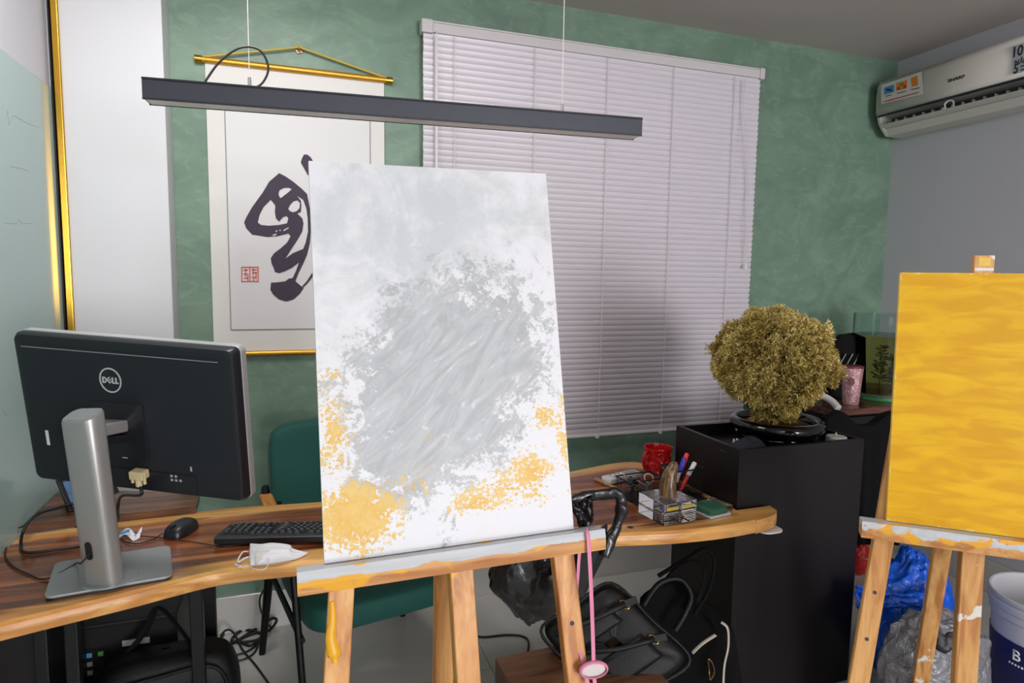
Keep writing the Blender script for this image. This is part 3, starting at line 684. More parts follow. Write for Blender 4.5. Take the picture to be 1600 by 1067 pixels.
MB().obox(mp(-0.008, MH/2-0.035, 0.0), mr*(MW/2-0.035), mu*0.0012, mn*0.0012).build('vent_edge', 'basegrey', shell)
# round emblem with the four letters
LC = (-0.035, 0.098)
lg = lambda a, b: mp(LC[0]+a*0.001, LC[1]+b*0.001, -0.0004)
circ = lambda r_, n=40: [(r_*math.cos(2*math.pi*k/n), r_*math.sin(2*math.pi*k/n)*1.08) for k in range(n)]
emb = flatshape('emblem_ring', [circ(30), circ(26.6)], lg, -mn*0.0012, 'logo', mon)
def letter(pl): return flatshape('letter', pl, lg, -mn*0.0012, 'logo', emb)
letter([[(-22, -8), (-22, 8), (-14.5, 8), (-10, 4), (-9, 0), (-10, -4), (-14.5, -8)], [(-18, -4.5), (-18, 4.5), (-15, 4.5), (-13, 2), (-13, -2), (-15, -4.5)]])
ea = math.radians(35)
def er(a, b): return (-2.5+a*math.cos(ea)-b*math.sin(ea), b*math.cos(ea)+a*math.sin(ea))
for rc in ((-5.5, -7, -2.5, 7), (-5.5, 4.2, 6, 7), (-5.5, -1.4, 5.5, 1.4), (-5.5, -7, 6, -4.2)):
    letter([[er(rc[0], rc[1]), er(rc[2], rc[1]), er(rc[2], rc[3]), er(rc[0], rc[3])]])
for x0 in (4.5, 13.8): letter([[(x0, -8), (x0, 8), (x0+3.6, 8), (x0+3.6, -4.5), (x0+8.2, -4.5), (x0+8.2, -8)]])
MB().obox(mp(-0.03, -0.035, -0.001), mr*0.075, mu*0.075, mn*0.0018).build('mount_plate', 'plastic_black', mon, bevel=0.001)
pp = MB().obox(mp(0.045, -0.165, -0.001), mr*0.125, mu*0.026, mn*0.0018).build('port_panel', 'plastic_black', mon, bevel=0.001)
for k in range(5): MB().obox(mp(0.105+0.012*(k % 3), -0.155+0.011*(k//3), -0.003), mr*0.003, mu*0.003, mn*0.0006).build('port_icon', 'silver_bright', pp)
MB().obox(mp(0.16, -0.12, -0.001), mr*0.002, mu*0.006, mn*0.001).build('lock_slot', 'silver_bright', pp)
MB().obox(mp(-0.02, -0.107, -0.003), mr*0.007, mu*0.0015, mn*0.0006).build('release_button', 'silver_bright', mon)
MB().obox(mp(-0.218, -0.065, -0.02), mr*0.004, mu*0.02, mn*0.0006).build('paper_tag', 'sticker', mon)
dv = MB().obox(mp(0.025, -0.142, -0.016), mr*0.019, mu*0.011, mn*0.014).build('video_plug', 'beige', mon, bevel=0.003)
mb = MB()
for sgn in (-1, 1): mb.tube([mp(0.025+sgn*0.017, -0.135, -0.02), mp(0.025+sgn*0.0165, -0.165, -0.02)], 0.004, 8)
mb.tube([mp(0.025, -0.15, -0.02), mp(0.025, -0.172, -0.02)], 0.008, 10); mb.build('thumb_screw', 'beige', dv, smooth=40)
# stand
CB = V((-0.452, 1.776, DZ+0.012)); CT = hy(129, 648, 1.725)
cdir = (CT-CB).normalized(); fr = r0
def colsec(p, wx_, wy_, r_, sl=0.0): return [p+fr*a+n0*b+V((0, 0, (b+a*0.15)*sl)) for a, b in rrect(wx_, wy_, r_)]
mb = MB(); vs_ = []
for t, wx_, wy_ in ((0, 0.088, 0.05), (0.5, 0.088, 0.052), (0.985, 0.086, 0.055), (1.0, 0.082, 0.051)): vs_ += colsec(CB+(CT-CB)*t, wx_, wy_, 0.019, 0.42 if t > .9 else 0)
fs = [(k*n_+i, k*n_+(i+1) % n_, (k+1)*n_+(i+1) % n_, (k+1)*n_+i) for k in range(3) for i in range(n_)]+[tuple(range(n_))[::-1], tuple(range(3*n_, 4*n_))]
mb.add(vs_, fs); colm = mb.build('stand_column', 'silver', mon, smooth=40)
mb = MB(); mb.extrude([p+cdir*0.0005 for p in colsec(CT, 0.074, 0.044, 0.016, 0.42)], cdir*0.0008); mb.build('column_cap', 'basegrey', colm)
hc = CB+(CT-CB)*0.215-n0*0.0262
mb = MB(); mb.extrude([hc-fr*0.008+fr*a+cdir*b for a, b in rrect(0.018, 0.048, 0.009)], -n0*0.0014); mb.build('cable_hole', 'plastic_black', colm)
MB().beam(CB+(CT-CB)*0.9+n0*0.02, mp(-0.03, -0.02, 0.0), fr*0.06, 0.03).build('tilt_arm', 'silver', mon, bevel=0.004)
MB().beam(CB+(CT-CB)*0.84+n0*0.02, mp(-0.03, -0.055, 0.0), fr*0.05, 0.02).build('tilt_hinge', 'plastic_black', mon, bevel=0.004)
q4 = [hz(*p, DZ+0.012) for p in ((68, 934), (270, 899), (266, 851), (86, 878))]
def roundquad(qs, r_, n=5):
    out = []
    for i in range(4):
        p, a, b = qs[i], (qs[i-1]-qs[i]).normalized(), (qs[(i+1) % 4]-qs[i]).normalized()
        for k in range(n+1):
            t = k/n; out.append((1-t)**2*(p+a*r_)+2*t*(1-t)*p+t*t*(p+b*r_))
    return out
mb = MB(); mb.extrude(roundquad(q4, 0.022), V((0, 0, -0.006))); bs = mb.build('base_plate', 'basegrey', mon, bevel=0.0015)
mb = MB(); mb.extrude([p+V((0, 0, -0.0061)) for p in roundquad([p+(CB-p)*0.03 for p in q4], 0.02)], V((0, 0, -0.0058))); mb.build('rubber_foot', 'rubber', bs)
MB().lathe([(0.0, 0.0022), (0.06, 0.0022), (0.062, 0.0)], CB+V((0.01, 0.01, 0.0)), 40).build('swivel_disc', 'basegrey', bs, smooth=40)

# ================================================================== cables on the desk
def cable(name, pts, r_, label, m='rubber', ends=None):
    o = MB().tube(spline(pts, 8), r_, 8).build(name, m, None, smooth=60); tag(o, label, 'cable'); return o
D = lambda x_, y_, dz=0.004: hz(x_, y_, DZ+dz)
hole = hc-n0*0.004
cable('thin_cable', [hole+V((0.0, 0, 0)), hole-n0*0.015+V((-0.01, 0, -0.02)), D(120, 880, 0.02), D(90, 897, .01), D(66, 905), D(40, 895), D(20, 885), D(8, 868), D(14, 845), D(25, 826), D(36, 822, 0.045), D(60, 800, 0.05)], 0.0022, 'thin black cable looping from the stand hole across the desk left')
cable('video_cable', [mp(0.025, -0.172, -0.02), mp(0.022, -0.20, -0.016), hz(190, 775, 0.86), hz(184, 795, 0.80), hz(182, 815, DZ+0.03), hz(150, 846, DZ+0.006), hz(90, 858, DZ+0.006), hz(40, 863, DZ+0.006), hz(33, 850, DZ+0.007), hz(38, 826, DZ+0.055), hz(58, 804, DZ+0.06), hz(92, 793, DZ+0.055), hz(118, 786, DZ+0.05)], 0.0042, 'thick black video cable hanging from the beige plug behind the stand')
cable('mouse_cable', [D(254, 833, 0.008), D(240, 842), D(215, 849), D(195, 846), D(188, 838), D(230, 838), D(290, 845), D(345, 853), D(375, 850), D(392, 845)], 0.0016, 'thin black mouse cable running along the desk to the keyboard')

# ================================================================== riser shelf, photo frame, sachet, mouse
RZ = 0.026
q5 = [hz(17, 821, DZ+RZ), hz(306, 790, DZ+RZ), hz(312, 770, DZ+RZ), hz(66, 766, DZ+RZ)]
q5 = [V((max(p.x, XL+0.014), p.y, DZ)) for p in q5]
rs = thing('desk_riser', 'walnut board lying on the desk behind the monitor', 'board', sum(q5, V((0, 0, 0)))/4)
MB().extrude(q5, V((0, 0, RZ-0.004))).build('board_core', 'walnut', rs)
MB().extrude([p+V((0, 0, RZ-0.004)) for p in q5], V((0, 0, 0.004))).build('top_veneer', 'walnut', rs, bevel=0.001)
FP = hz(108, 800, DZ+RZ); 
pf = thing('photo_frame', 'black photo frame leaning on its stand behind the monitor', 'photo frame', FP)
fu = V((-0.38, 0.25, 1)).normalized(); frr = V((0.72, 0.5, 0)).normalized(); frr = (frr-fu*frr.dot(fu)).normalized(); fn_ = frr.cross(fu)
if fn_.y > 0: fn_ = -fn_
def fp(a, b, c=0): return FP+frr*a+fu*b+fn_*c
for a, b, sa, sb in ((0.075, 0.006, 0.075, 0.006), (0.075, 0.104, 0.075, 0.006), (0.006, 0.055, 0.006, 0.049), (0.144, 0.055, 0.006, 0.049)):
    MB().obox(fp(a, b, 0), frr*sa, fu*sb, fn_*0.008).build('frame_bar', 'plastic_black', pf, bevel=0.001)
ph_ = MB().obox(fp(0.075, 0.055, -0.002), frr*0.066, fu*0.046, fn_*0.003).build('photo', 'photo', pf)
MB().obox(fp(0.10, 0.05, 0.0015), frr*0.014, fu*0.038, fn_*0.0005).build('photo_figure', 'photo_skin', ph_)
MB().beam(fp(0.02, 0.09, -0.008), fp(0.02, 0.0, -0.07), frr*0.012, 0.004).build('prop', 'plastic_black', pf)
SP = hz(203, 840, DZ)
sa_ = thing('paper_sachet', 'crumpled little white paper sachet on the desk beside the stand', 'paper', SP)
mb = MB(); mb.grid(lambda a, b: SP+V(((a-0.5)*0.06, (b-0.5)*0.035+0.012*math.sin(a*6), 0.002+0.018*abs(math.sin(a*4.2))*(0.4+b*0.8)+0.004*math.sin(b*9+a*5))), 14, 8); mb.build('wrapper', 'maskw', sa_, solid=0.0006)
MB().obox(SP+V((-0.01, -0.008, 0.022)), (0.012, 0, 0.003), (0, 0.004, 0.002), (0, 0, 0.0008)).build('printed_patch', 'print_blue', sa_)
MPt = hz(284, 832, DZ); mang = math.radians(62)
ms = thing('computer_mouse', 'black wired mouse lying on the desk between monitor and keyboard', 'mouse', MPt, mang)
def mloc(p): return WM[ms.name] @ V(p)
mb = MB()
def msf(a, b):
    th, t = a*2*math.pi, b
    cx_, sx_ = math.cos(th), math.sin(th)
    wx_ = 0.062*(1-0.10*math.cos(th*2))*(abs(cx_)**0.85)*(1 if cx_ > 0 else -1); wy_ = 0.034*(abs(sx_)**0.85)*(1 if sx_ > 0 else -1)
    e = math.cos(t*math.pi/2)**0.45; zz = 0.036*math.sin(t*math.pi/2)**0.9*(1-0.18*(wx_*e/0.062-0.1)**2)
    return mloc((wx_*e, wy_*e*(1-0.06*cx_), 0.002+zz))
mb.grid(msf, 40, 12); mb.build('mouse_shell', 'plastic_black', ms, smooth=60)
mb = MB(); mb.tube([mloc((-0.036, -0.004, 0.030)), mloc((-0.036, 0.004, 0.030))], 0.009, 16); mb.build('scroll_wheel', 'rubber', ms, smooth=40)
MB().tube([mloc((-0.058, 0, 0.021)), mloc((-0.03, 0, 0.0345)), mloc((0.0, 0, 0.0385))], 0.0012, 6).build('button_seam', 'rubber', ms)

# ================================================================== keyboard (its back edge faces the camera)
K0 = hz(334, 852, DZ+0.006); K1 = hz(505, 848, DZ+0.006)
kd = (K1-K0); kd.z = 0; kang = math.atan2(kd.y, kd.x)
kb = thing('keyboard', 'black full-size keyboard on the desk partly hidden by the painted canvas', 'keyboard', V((K0.x, K0.y, DZ)), kang)
kl = lambda a, b, c: WM[kb.name] @ V((a, b, c))
KL, KD = 0.44, 0.142
mb = MB(); prof = [(0, 0.008), (0, 0.026), (0.012, 0.029), (KD, 0.014), (KD, 0.004), (0.02, 0.006)]
mb.extrude([kl(0, b, c) for b, c in prof], kl(KL, 0, 0)-kl(0, 0, 0)); mb.build('keyboard_case', 'plastic_black', kb, bevel=0.002)
for a in (0.03, KL-0.03): MB().box(kl(a, 0.012, 0.004), (0.03, 0.012, 0.008), kang).build('flip_foot', 'rubber', kb)
kmesh = {}
def key(a, b, w_, d_):
    z = 0.0285-(b-0.012)*0.0149/0.13
    kk = (round(w_, 4), round(d_, 4))
    if kk not in kmesh:
        t = MB(); hw, hd2 = w_/2, d_/2
        t.add([(-hw, -hd2, 0), (hw, -hd2, 0), (hw, hd2, 0), (-hw, hd2, 0), (-hw+.002, -hd2+.002, .0075), (hw-.002, -hd2+.002, .0075), (hw-.002, hd2-.003, .0075), (-hw+.002, hd2-.003, .0075)],
              [(0, 1, 5, 4), (1, 2, 6, 5), (2, 3, 7, 6), (3, 0, 4, 7), (4, 5, 6, 7)])
        # printed legend on the cap
        t.add([(-hw*.35, -hd2*.45, .0077), (hw*.15, -hd2*.45, .0077), (hw*.15, hd2*.1, .0077), (-hw*.35, hd2*.1, .0077)], [(0, 1, 2, 3)])
        me = t.mesh('key'); me.materials.append(M['key']); me.materials.append(M['keymark']); me.polygons[5].material_index = 1; kmesh[kk] = me
    inst(kmesh[kk], 'key', kb, (a, b, z), (math.atan(-0.0149/0.13), 0, 0))
u_ = 0.0186; ys = [0.024, 0.046, 0.0645, 0.083, 0.1015, 0.120]
for k in range(4): key(0.012+u_*(k+.5), ys[1], u_-.001, u_-.002)
for rr_ in (2, 3, 4, 5):
    for k in range(4):
        if rr_ in (3, 5) and k == 0: continue
        key(0.012+u_*(k+.5), ys[rr_], u_-.001, u_-.002)
for k in range(3):
    for rr_ in (0, 1, 2, 5): key(0.093+u_*(k+.5), ys[rr_], u_-.001, u_-.002)
key(0.093+u_*1.5, ys[4], u_-.001, u_-.002)
for k in range(13):
    if k not in (4, 9): key(0.156+0.0205*(k+.5), ys[0], 0.018, u_-.003)
for rr_ in range(1, 6):
    off = (0.0, 0.006, 0.010, 0.014, 0.0)[rr_-1]
    if rr_ < 5:
        key(0.156+u_*0.9+off/2, ys[rr_], u_*1.75+off-.001, u_-.002)
        for k in range(12): key(0.156+u_*1.8+off+u_*(k+.5), ys[rr_], u_-.001, u_-.002)
    else:
        for a, w_ in ((0.9, 1.7), (2.5, 1.3), (3.9, 1.3), (7.6, 5.6), (11.2, 1.3), (12.6, 1.3)): key(0.156+u_*a, ys[5], u_*w_, u_-.002)
# ================================================================== face mask
KM = hz(425, 872, DZ)
fm = thing('face_mask', 'white folded face mask lying on the front edge of the desk', 'mask', KM)
mk = lambda x_, y_, dz: hz(x_, y_, DZ+dz)
top = [mk(391, 849, 0.02), mk(408, 850, 0.03), mk(425, 848, 0.034), mk(452, 851, 0.032), mk(458, 857, 0.02), mk(481, 864, 0.006)]
mid = [mk(388, 866, 0.014), mk(405, 862, 0.036), mk(428, 862, 0.04), mk(446, 862, 0.036), mk(455, 868, 0.022), mk(480, 865, 0.005)]
bot = [mk(391, 884, 0.002), mk(408, 883, 0.002), mk(425, 881, 0.002), mk(448, 877, 0.002), mk(465, 873, 0.002), mk(479, 866, 0.003)]
mb = MB(); T, Mi, B = spline(top, 4), spline(mid, 4), spline(bot, 4)
def mfn(a, b):
    i = min(len(T)-1, int(round(a*(len(T)-1)))); 
    return T[i]*(1-b)**2+Mi[i]*2*b*(1-b)+B[i]*b*b + V((0, 0, 0.0016*math.sin(b*22)))
mb.grid(mfn, len(T)-1, 16); mb.build('mask_fabric', 'maskw', fm, smooth=70, solid=0.001)
mb = MB(); mb.grid(lambda a, b: mk(398+a*52-b*a*2, 882-a*6-b*(18+6*a), 0.002+b*0.030+0.0012)+V((0, -0.004, 0)), 8, 5); mb.build('mask_lining', 'maskin', fm, smooth=70, solid=0.0008)
MB().tube(spline([mk(388, 862, 0.012), mk(380, 862, 0.012), mk(373, 872, 0.008), mk(373, 878, 0.006), mk(381, 873, 0.006), mk(389, 870, 0.01)], 6), 0.0022, 6, flat=(1, .5)).build('ear_loop', 'maskw', fm, smooth=60)
MB().tube(spline([mk(390, 884, 0.003), mk(378, 885, 0.003), mk(368, 881, 0.003), mk(372, 886, 0.004), mk(388, 884, 0.006), mk(398, 889, 0.005), mk(412, 890, 0.004), mk(419, 882, 0.012), mk(420, 873, 0.018)], 6), 0.0022, 6, flat=(1, .5)).build('ear_loop', 'maskw', fm, smooth=60)

# ================================================================== under the desk: computer case, shoulder bag, cables
pcx = hy(190, 1000, 2.14)
tw = thing('computer_case', 'dark computer case under the desk with its rear panel in view', 'computer', (pcx.x, 2.37, 0))
MB().box((pcx.x, 2.37, 0.235), (0.30, 0.42, 0.44)).build('case_body', 'pc', tw, bevel=0.004)
for k in range(2):
    MB().box((pcx.x+0.13*(1-2*k), 2.22, 0.0075), (0.03, 0.06, 0.015)).build('case_foot', 'rubber', tw); 
rp = MB().box((pcx.x, 2.1585, 0.235), (0.28, 0.003, 0.42)).build('rear_panel', 'basegrey' if False else 'pc', tw)
io = MB().box((pcx.x-0.075, 2.156, 0.30), (0.075, 0.003, 0.17)).build('port_plate', 'black_metal', tw, bevel=0.001)
for k in range(6): MB().box((pcx.x-0.09+0.03*(k % 2), 2.153, 0.365-0.028*(k//2)), (0.014, 0.004, 0.014)).build('port', ('print_blue', 'print_green', 'silver', 'pc', 'silver', 'pc')[k], io)
MB().box((pcx.x+0.035, 2.1555, 0.385), (0.075, 0.002, 0.018)).build('white_label', 'sticker', tw)
vm = MB()
for i in range(9):
    for j in range(5): vm.box((pcx.x+0.0+i*0.014, 2.156, 0.26+j*0.018), (0.008, 0.002, 0.010))
vm.build('fan_grille', 'black_metal', tw)
MB().tube([(pcx.x-0.10, 2.12, 0.44), (pcx.x-0.13, 2.09, 0.2), (pcx.x-0.12, 2.11, 0.0)], 0.004, 6).build('power_lead', 'rubber', tw)
SB = V((-0.372, 2.035, 0))
sb = thing('shoulder_bag', 'black padded bag on the floor under the left end of the desk', 'bag', SB)
def bagshape(p, d): 
    return V((math.copysign(abs(d.x)**0.5, d.x)*0.205, math.copysign(abs(d.y)**0.55, d.y)*0.085, math.copysign(abs(d.z)**0.6, d.z)*0.205*(1+0.10*d.x)))
blob(SB+V((0.0, 0, 0.21)), (1, 1, 1), 0.02, 1.6, 3, shape=bagshape).build('bag_body', 'leather', sb, smooth=60)
mb = MB(); mb.tube(spline([SB+V((-0.17, -0.075, 0.30)), SB+V((-0.12, -0.08, 0.355)), SB+V((0.0, -0.08, 0.375)), SB+V((0.12, -0.08, 0.385)), SB+V((0.17, -0.075, 0.33)), SB+V((0.175, -0.07, 0.2))], 6), 0.006, 8); mb.build('piping', 'leather', sb, smooth=60)
for dx in (-0.06, 0.0, 0.06): MB().tube(spline([SB+V((dx-0.02, -0.087, 0.15)), SB+V((dx, -0.090, 0.25)), SB+V((dx+0.015, -0.088, 0.33))], 5), [0.012]*11, 8, flat=(1, .5)).build('rib_seam', 'leather', sb, smooth=60)
MB().tube(spline([SB+V((0.08, 0, 0.39)), SB+V((0.04, 0.0, 0.47)), SB+V((-0.02, 0.03, 0.53)), SB+V((-0.06, 0.06, 0.45)), SB+V((-0.12, 0.03, 0.38))], 6), 0.012, 8, flat=(1, .4)).build('shoulder_strap', 'fabric', sb, smooth=60)
ped = thing('dark_filler_unit', 'made-up narrow black unit added to darken the space under the far left desk end', 'dark filler', (-0.685, 1.995, 0))
MB().box((-0.685, 2.0, 0.345), (0.16, 0.28, 0.66)).build('filler_body', 'box_black', ped, bevel=0.002)  # added unit with invented drawers, fills the space below the desk with black
for k in range(3):
    dw = MB().box((-0.685, 1.853, 0.13+0.215*k), (0.152, 0.014, 0.205)).build('drawer', 'box_black', ped, bevel=0.002)
    MB().tube([(-0.715, 1.842, 0.19+0.215*k), (-0.655, 1.842, 0.19+0.215*k)], 0.004, 8).build('handle', 'black_metal', dw, smooth=40)
F = lambda x_, y_, z=0.006: hz(x_, y_, z)
cable('floor_cable_bundle', [F(352, 985), F(345, 1000), F(352, 1010), F(372, 1000), F(395, 985), F(410, 978), F(425, 966, 0.06), F(432, 970, 0.06), F(420, 985), F(395, 990), F(375, 1000), F(392, 1008), F(410, 992), F(380, 984), F(362, 1002), F(400, 1000), F(418, 985, 0.02)], 0.006, 'tangled bundle of black cables on the floor behind the desk leg')
cable('floor_cable_loop', [F(338, 1010), F(332, 1020), F(345, 1028), F(380, 1020), F(398, 1010), F(405, 1002), F(395, 1022), F(370, 1032), F(350, 1020), F(345, 995, 0.03), F(355, 984, 0.08), F(366, 990, 0.03), F(380, 1016), F(400, 1040), F(425, 1075)], 0.004, 'black cable curling over the floor tiles left of the green chair')
cable('wall_cable', [hy(416, 915, 2.78), hy(406, 935, 2.78), hy(408, 955, 2.78), F(416, 972, 0.08), F(424, 980)], 0.004, 'black cable hanging down the wall beside the chair leg')
cable('floor_lead', [F(640, 948), F(690, 945), F(735, 985), F(752, 995), F(790, 992), F(816, 994), F(826, 1004), F(822, 1030), F(815, 1050)], 0.0045, 'single black lead lying on the floor right of the left easel')

# ================================================================== green armchair
CH = V((0.235, 2.335, 0)); ca = math.radians(12)
ch = thing('armchair', 'dark green velvet armchair with wooden arms behind the desk', 'chair', CH, ca)
cl = lambda a, b, c: WM[ch.name] @ V((a, b, c))
def soft(name, f, nu, nv, m, **kw):
    mb = MB(); mb.grid(f, nu, nv); return mb.build(name, m, ch, smooth=70, **kw)
def sup(a, b, cx_, cy_, cz_, sx_, sy_, sz_, e=0.35, tilt=0):
    th, ph = a*2*math.pi, (b-0.5)*math.pi*0.999
    f = lambda v: math.copysign(abs(v)**e, v)
    x_, y_, z_ = f(math.cos(th)*1.0)*f(math.cos(ph)), f(math.sin(th))*f(math.cos(ph)), f(math.sin(ph))
    p = V((x_*sx_, y_*sy_, z_*sz_)); p.y += p.z*tilt; return cl(cx_+p.x, cy_+p.y, cz_+p.z)
soft('seat', lambda a, b: sup(a, b, 0, 0.0, 0.415, 0.262, 0.275, 0.055), 40, 20, 'velvet')
soft('backrest', lambda a, b: sup(a, b, 0, 0.305, 0.70, 0.268, 0.045, 0.245, 0.32, 0.14)+V((0, 0, 0)), 40, 24, 'velvet')
for s_ in (-1, 1):
    MB().beam(cl(s_*0.30, -0.20, 0.655), cl(s_*0.285, 0.30, 0.675), cl(0.048, 0, 0)-cl(0, 0, 0), 0.026).build('armrest', 'armwood', ch, bevel=0.008)
    MB().tube([cl(s_*0.285, 0.29, 0.675), cl(s_*0.275, 0.34, 0.69)], 0.019, 10).build('arm_joint', 'black_metal', ch, smooth=40)
    MB().tube([cl(s_*0.29, -0.17, 0.65), cl(s_*0.265, -0.235, 0.0)], [0.0125, 0.011], 12).build('leg', 'black_metal', ch, smooth=40)
    MB().tube([cl(s_*0.255, 0.26, 0.66), cl(s_*0.30, 0.37, 0.0)], [0.022, 0.013], 12).build('leg', 'black_metal', ch, smooth=40)
    MB().tube([cl(s_*0.27, -0.21, 0.345), cl(s_*0.265, 0.30, 0.345)], 0.011, 8).build('seat_rail', 'black_metal', ch, smooth=40)

# ================================================================== easels with their canvases
def frame(o, th_, ph_, ro_):
    r_ = V((math.cos(th_), math.sin(th_), 0)); n_2 = V((-math.sin(th_), math.cos(th_), 0))
    u_2 = V((0, 0, 1))*math.cos(ph_)+n_2*math.sin(ph_)
    r2 = r_*math.cos(ro_)+u_2*math.sin(ro_); u2 = u_2*math.cos(ro_)-r_*math.sin(ro_); nb = u2.cross(r2)
    if nb.dot(n_2) < 0: nb = -nb
    return V(o), r2, u2, nb, n_2
def easel(label, o, th_, ph_, ro_, s0, s1, legs, mast_s, mast_lean, back, apex, hole_u, lm, pm, first_holes=True, hinge_u=None):
    o, r_, u_2, nb, nh = frame(o, th_, ph_, ro_)
    P = lambda s, uu, nn=0.0: o+r_*s+u_2*uu+nb*nn
    base = P(mast_s, 0); base.z = 0
    e = thing('easel', label, 'easel', base)
    mb = MB(); ns = 40
    def sect(t):
        s = s0+(s1-s0)*t
        return [(P(s, 0.002, -0.034), 1.0), (P(s, 0.002, 0.014), 1.0), (P(s, -0.036, 0.014), 0), (P(s, -0.040, -0.030), 0.0), (P(s, -0.024, -0.034), .5), (P(s, -0.012, -0.035), .95)]
    vs_ = []; at = []
    for k in range(ns+1):
        for p, a in sect(k/ns): vs_.append(p); at.append(a)
    fs = [(k*6+i, k*6+(i+1) % 6, (k+1)*6+(i+1) % 6, (k+1)*6+i) for k in range(ns) for i in range(6)]+[tuple(range(6))[::-1], tuple(ns*6+i for i in range(6))]
    mb.add(vs_, fs, at); mb.build('ledge', lm, e, attr='paint', fixn=True)
    def toground(s_a, u_a, slope):               # from (s_a,u_a) down the easel plane until the floor
        u_b = u_a
        for _ in range(40):
            q_ = P(s_a+slope*(u_a-u_b), u_b, 0.032)
            u_b -= q_.z/u_2.z
        return P(s_a+slope*(u_a-u_b), u_b, 0.032)
    for li, (s_a, slope, top_s) in enumerate(legs):
        g = toground(s_a, -0.02, slope); t = P(s_a-slope*(apex+0.02), apex, 0.032)
        d = (t-g).normalized(); wv = d.cross(nb).normalized()*0.046
        lg_ = MB().beam(g, t, wv, 0.026).build('leg', pm, e, bevel=0.002, seg=1)
        for hu in (hole_u if li or first_holes else ()):
            c_ = g+(t-g)*hu
            mb = MB(); mb.tube([c_-nb*0.0131, c_-nb*0.0138], 0.0048, 12); mb.build('peg_hole', 'ink', lg_, smooth=40)
    mt = P(mast_s, apex+0.03, 0.034); mg = toground(mast_s, -0.02, mast_lean)
    mg = mg+nb*0.004; mlow = mg+(mt-mg)*0.02
    dm = (mt-mlow).normalized(); wv = dm.cross(nb).normalized()*0.048
    MB().beam(mlow+nb*0.02, mt+nb*0.02, wv, 0.036).build('mast', pm, e, bevel=0.002, seg=1)
    hinge = P(mast_s, apex-0.03, 0.085) if hinge_u is None else P(mast_s, hinge_u, 0.075)
    rb = V((hinge.x, hinge.y, 0))+nh*back
    wv = (rb-hinge).normalized().cross(nh).normalized()*0.042
    MB().beam(hinge, rb, wv, 0.03).build('rear_leg', pm, e, bevel=0.002, seg=1)
    MB().beam(P(mast_s, apex-0.06, 0.06), P(mast_s, apex, 0.06), r_*0.11, 0.03).build('head_block', pm, e, bevel=0.003)
    return e, P
O1 = V((0.049, 1.173, 0.996)); T1 = (-0.005, 0.219, 0.016)
o, r_, u2_, nb, nh = frame(O1, *T1)
mid = o+nb*0.032
def s_of(px, py): return (hp(px, py, mid, nb)-o).dot(r_)
def u_of(px, py): return (hp(px, py, mid, nb)-o).dot(u2_)
def legspec(pa, pb, top_s):
    sa2, ua, sb2, ub = s_of(*pa), u_of(*pa), s_of(*pb), u_of(*pb); sl = (sb2-sa2)/(ua-ub)
    return (sa2+sl*(ua+0.02), sl, top_s)
l1 = legspec((533, 926), (525, 1066), 0.20); l2 = legspec((880, 885), (901, 1066), 0.31)
ms_ = s_of(720, 905)
fo = lambda x_, y_: (hp(x_, y_, o-nb*0.03, nb)-o).dot(r_)
e1, P1 = easel('pine easel with grey and yellow smears on its ledge in front of the desk', O1, *T1, fo(464, 905), fo(945, 840), [l1, l2], ms_, 0.01, 0.05, 0.72, (0.478,), 'ledge1', 'pine', False, 0.25)
dpts = [hp(x_, y_, O1+nb*0.018, nb) for x_, y_ in ((519, 940), (520, 970), (517, 995), (522, 1020), (524, 1035))]
MB().tube(spline(dpts, 5), [0.0042+0.0005*k if k < 17 else 0.006 for k in range(21)], 8, flat=(1, .5)).build('paint_drip', mat('yellow_drip', (222, 164, 20), 0.4), e1, smooth=60)
def canvas(name, label, o, r_, u_2, nb, w_, h_, m, edge):
    c = thing(name, label, 'painting', o+r_*w_/2)
    MB().obox(o+r_*w_/2+u_2*h_/2+nb*0.0095, r_*w_/2, u_2*h_/2, nb*0.0085).build('stretcher', edge, c, bevel=0.002)
    p0 = o+u_2*0.003
    mb = MB(); mb.obox(o+r_*w_/2+u_2*h_/2+nb*0.0005, r_*(w_/2-.0005), u_2*(h_/2-.0005), nb*0.0009)
    f = mb.build('painted_face', m, c); uvfront(f, o, r_, u_2, w_, h_)
    return c
canvas('canvas', 'white canvas with grey clouds and yellow splashes standing on the left easel', o+u2_*0.003, r_, u2_, nb, 0.5, 0.767, 'abstract', 'canvas_edge')
O2 = V((1.403, 1.160, 0.93)); T2 = (-0.70, 0.028+0.06, 0.0)
o, r_, u2_, nb, nh = frame(O2, *T2)
mid = o+nb*0.032
l1 = legspec((1379, 845), (1341, 1066), 0.17)
ms2 = s_of(1522, 868)
l1 = (l1[0], l1[1], ms2-0.03)
l2 = (2*ms2-l1[0], -l1[1], ms2+0.03)
e2, P2 = easel('pine easel with white paint flecks on its ledge at the right edge', O2, *T2, fo(1346, 830), 2*ms2-fo(1346, 830), [l1, l2], ms2, 0.0, 0.34, 0.60, (0.485, 0.405), 'ledge2', 'pine_white')
canvas('canvas', 'plain yellow painted canvas standing on the right easel', o+u2_*0.003, r_, u2_, nb, 2*ms2-0.01, 0.623, 'yellow', 'yellow_edge')
# painted block clipped on the mast top above the yellow canvas
tb = hp(1535, 414, o+nb*0.02, nb)
MB().obox(tb, r_*0.021, u2_*0.022, nb*0.014).build('top_clamp', 'pine_white', e2, bevel=0.002)
MB().obox(tb+u2_*0.006-nb*0.0145, r_*0.012, u2_*0.010, nb*0.0005).build('yellow_smear', 'yellow_edge', e2)
MB().obox(tb-u2_*0.012-nb*0.0145, r_*0.019, u2_*0.003, nb*0.0005).build('white_smear', 'white', e2)

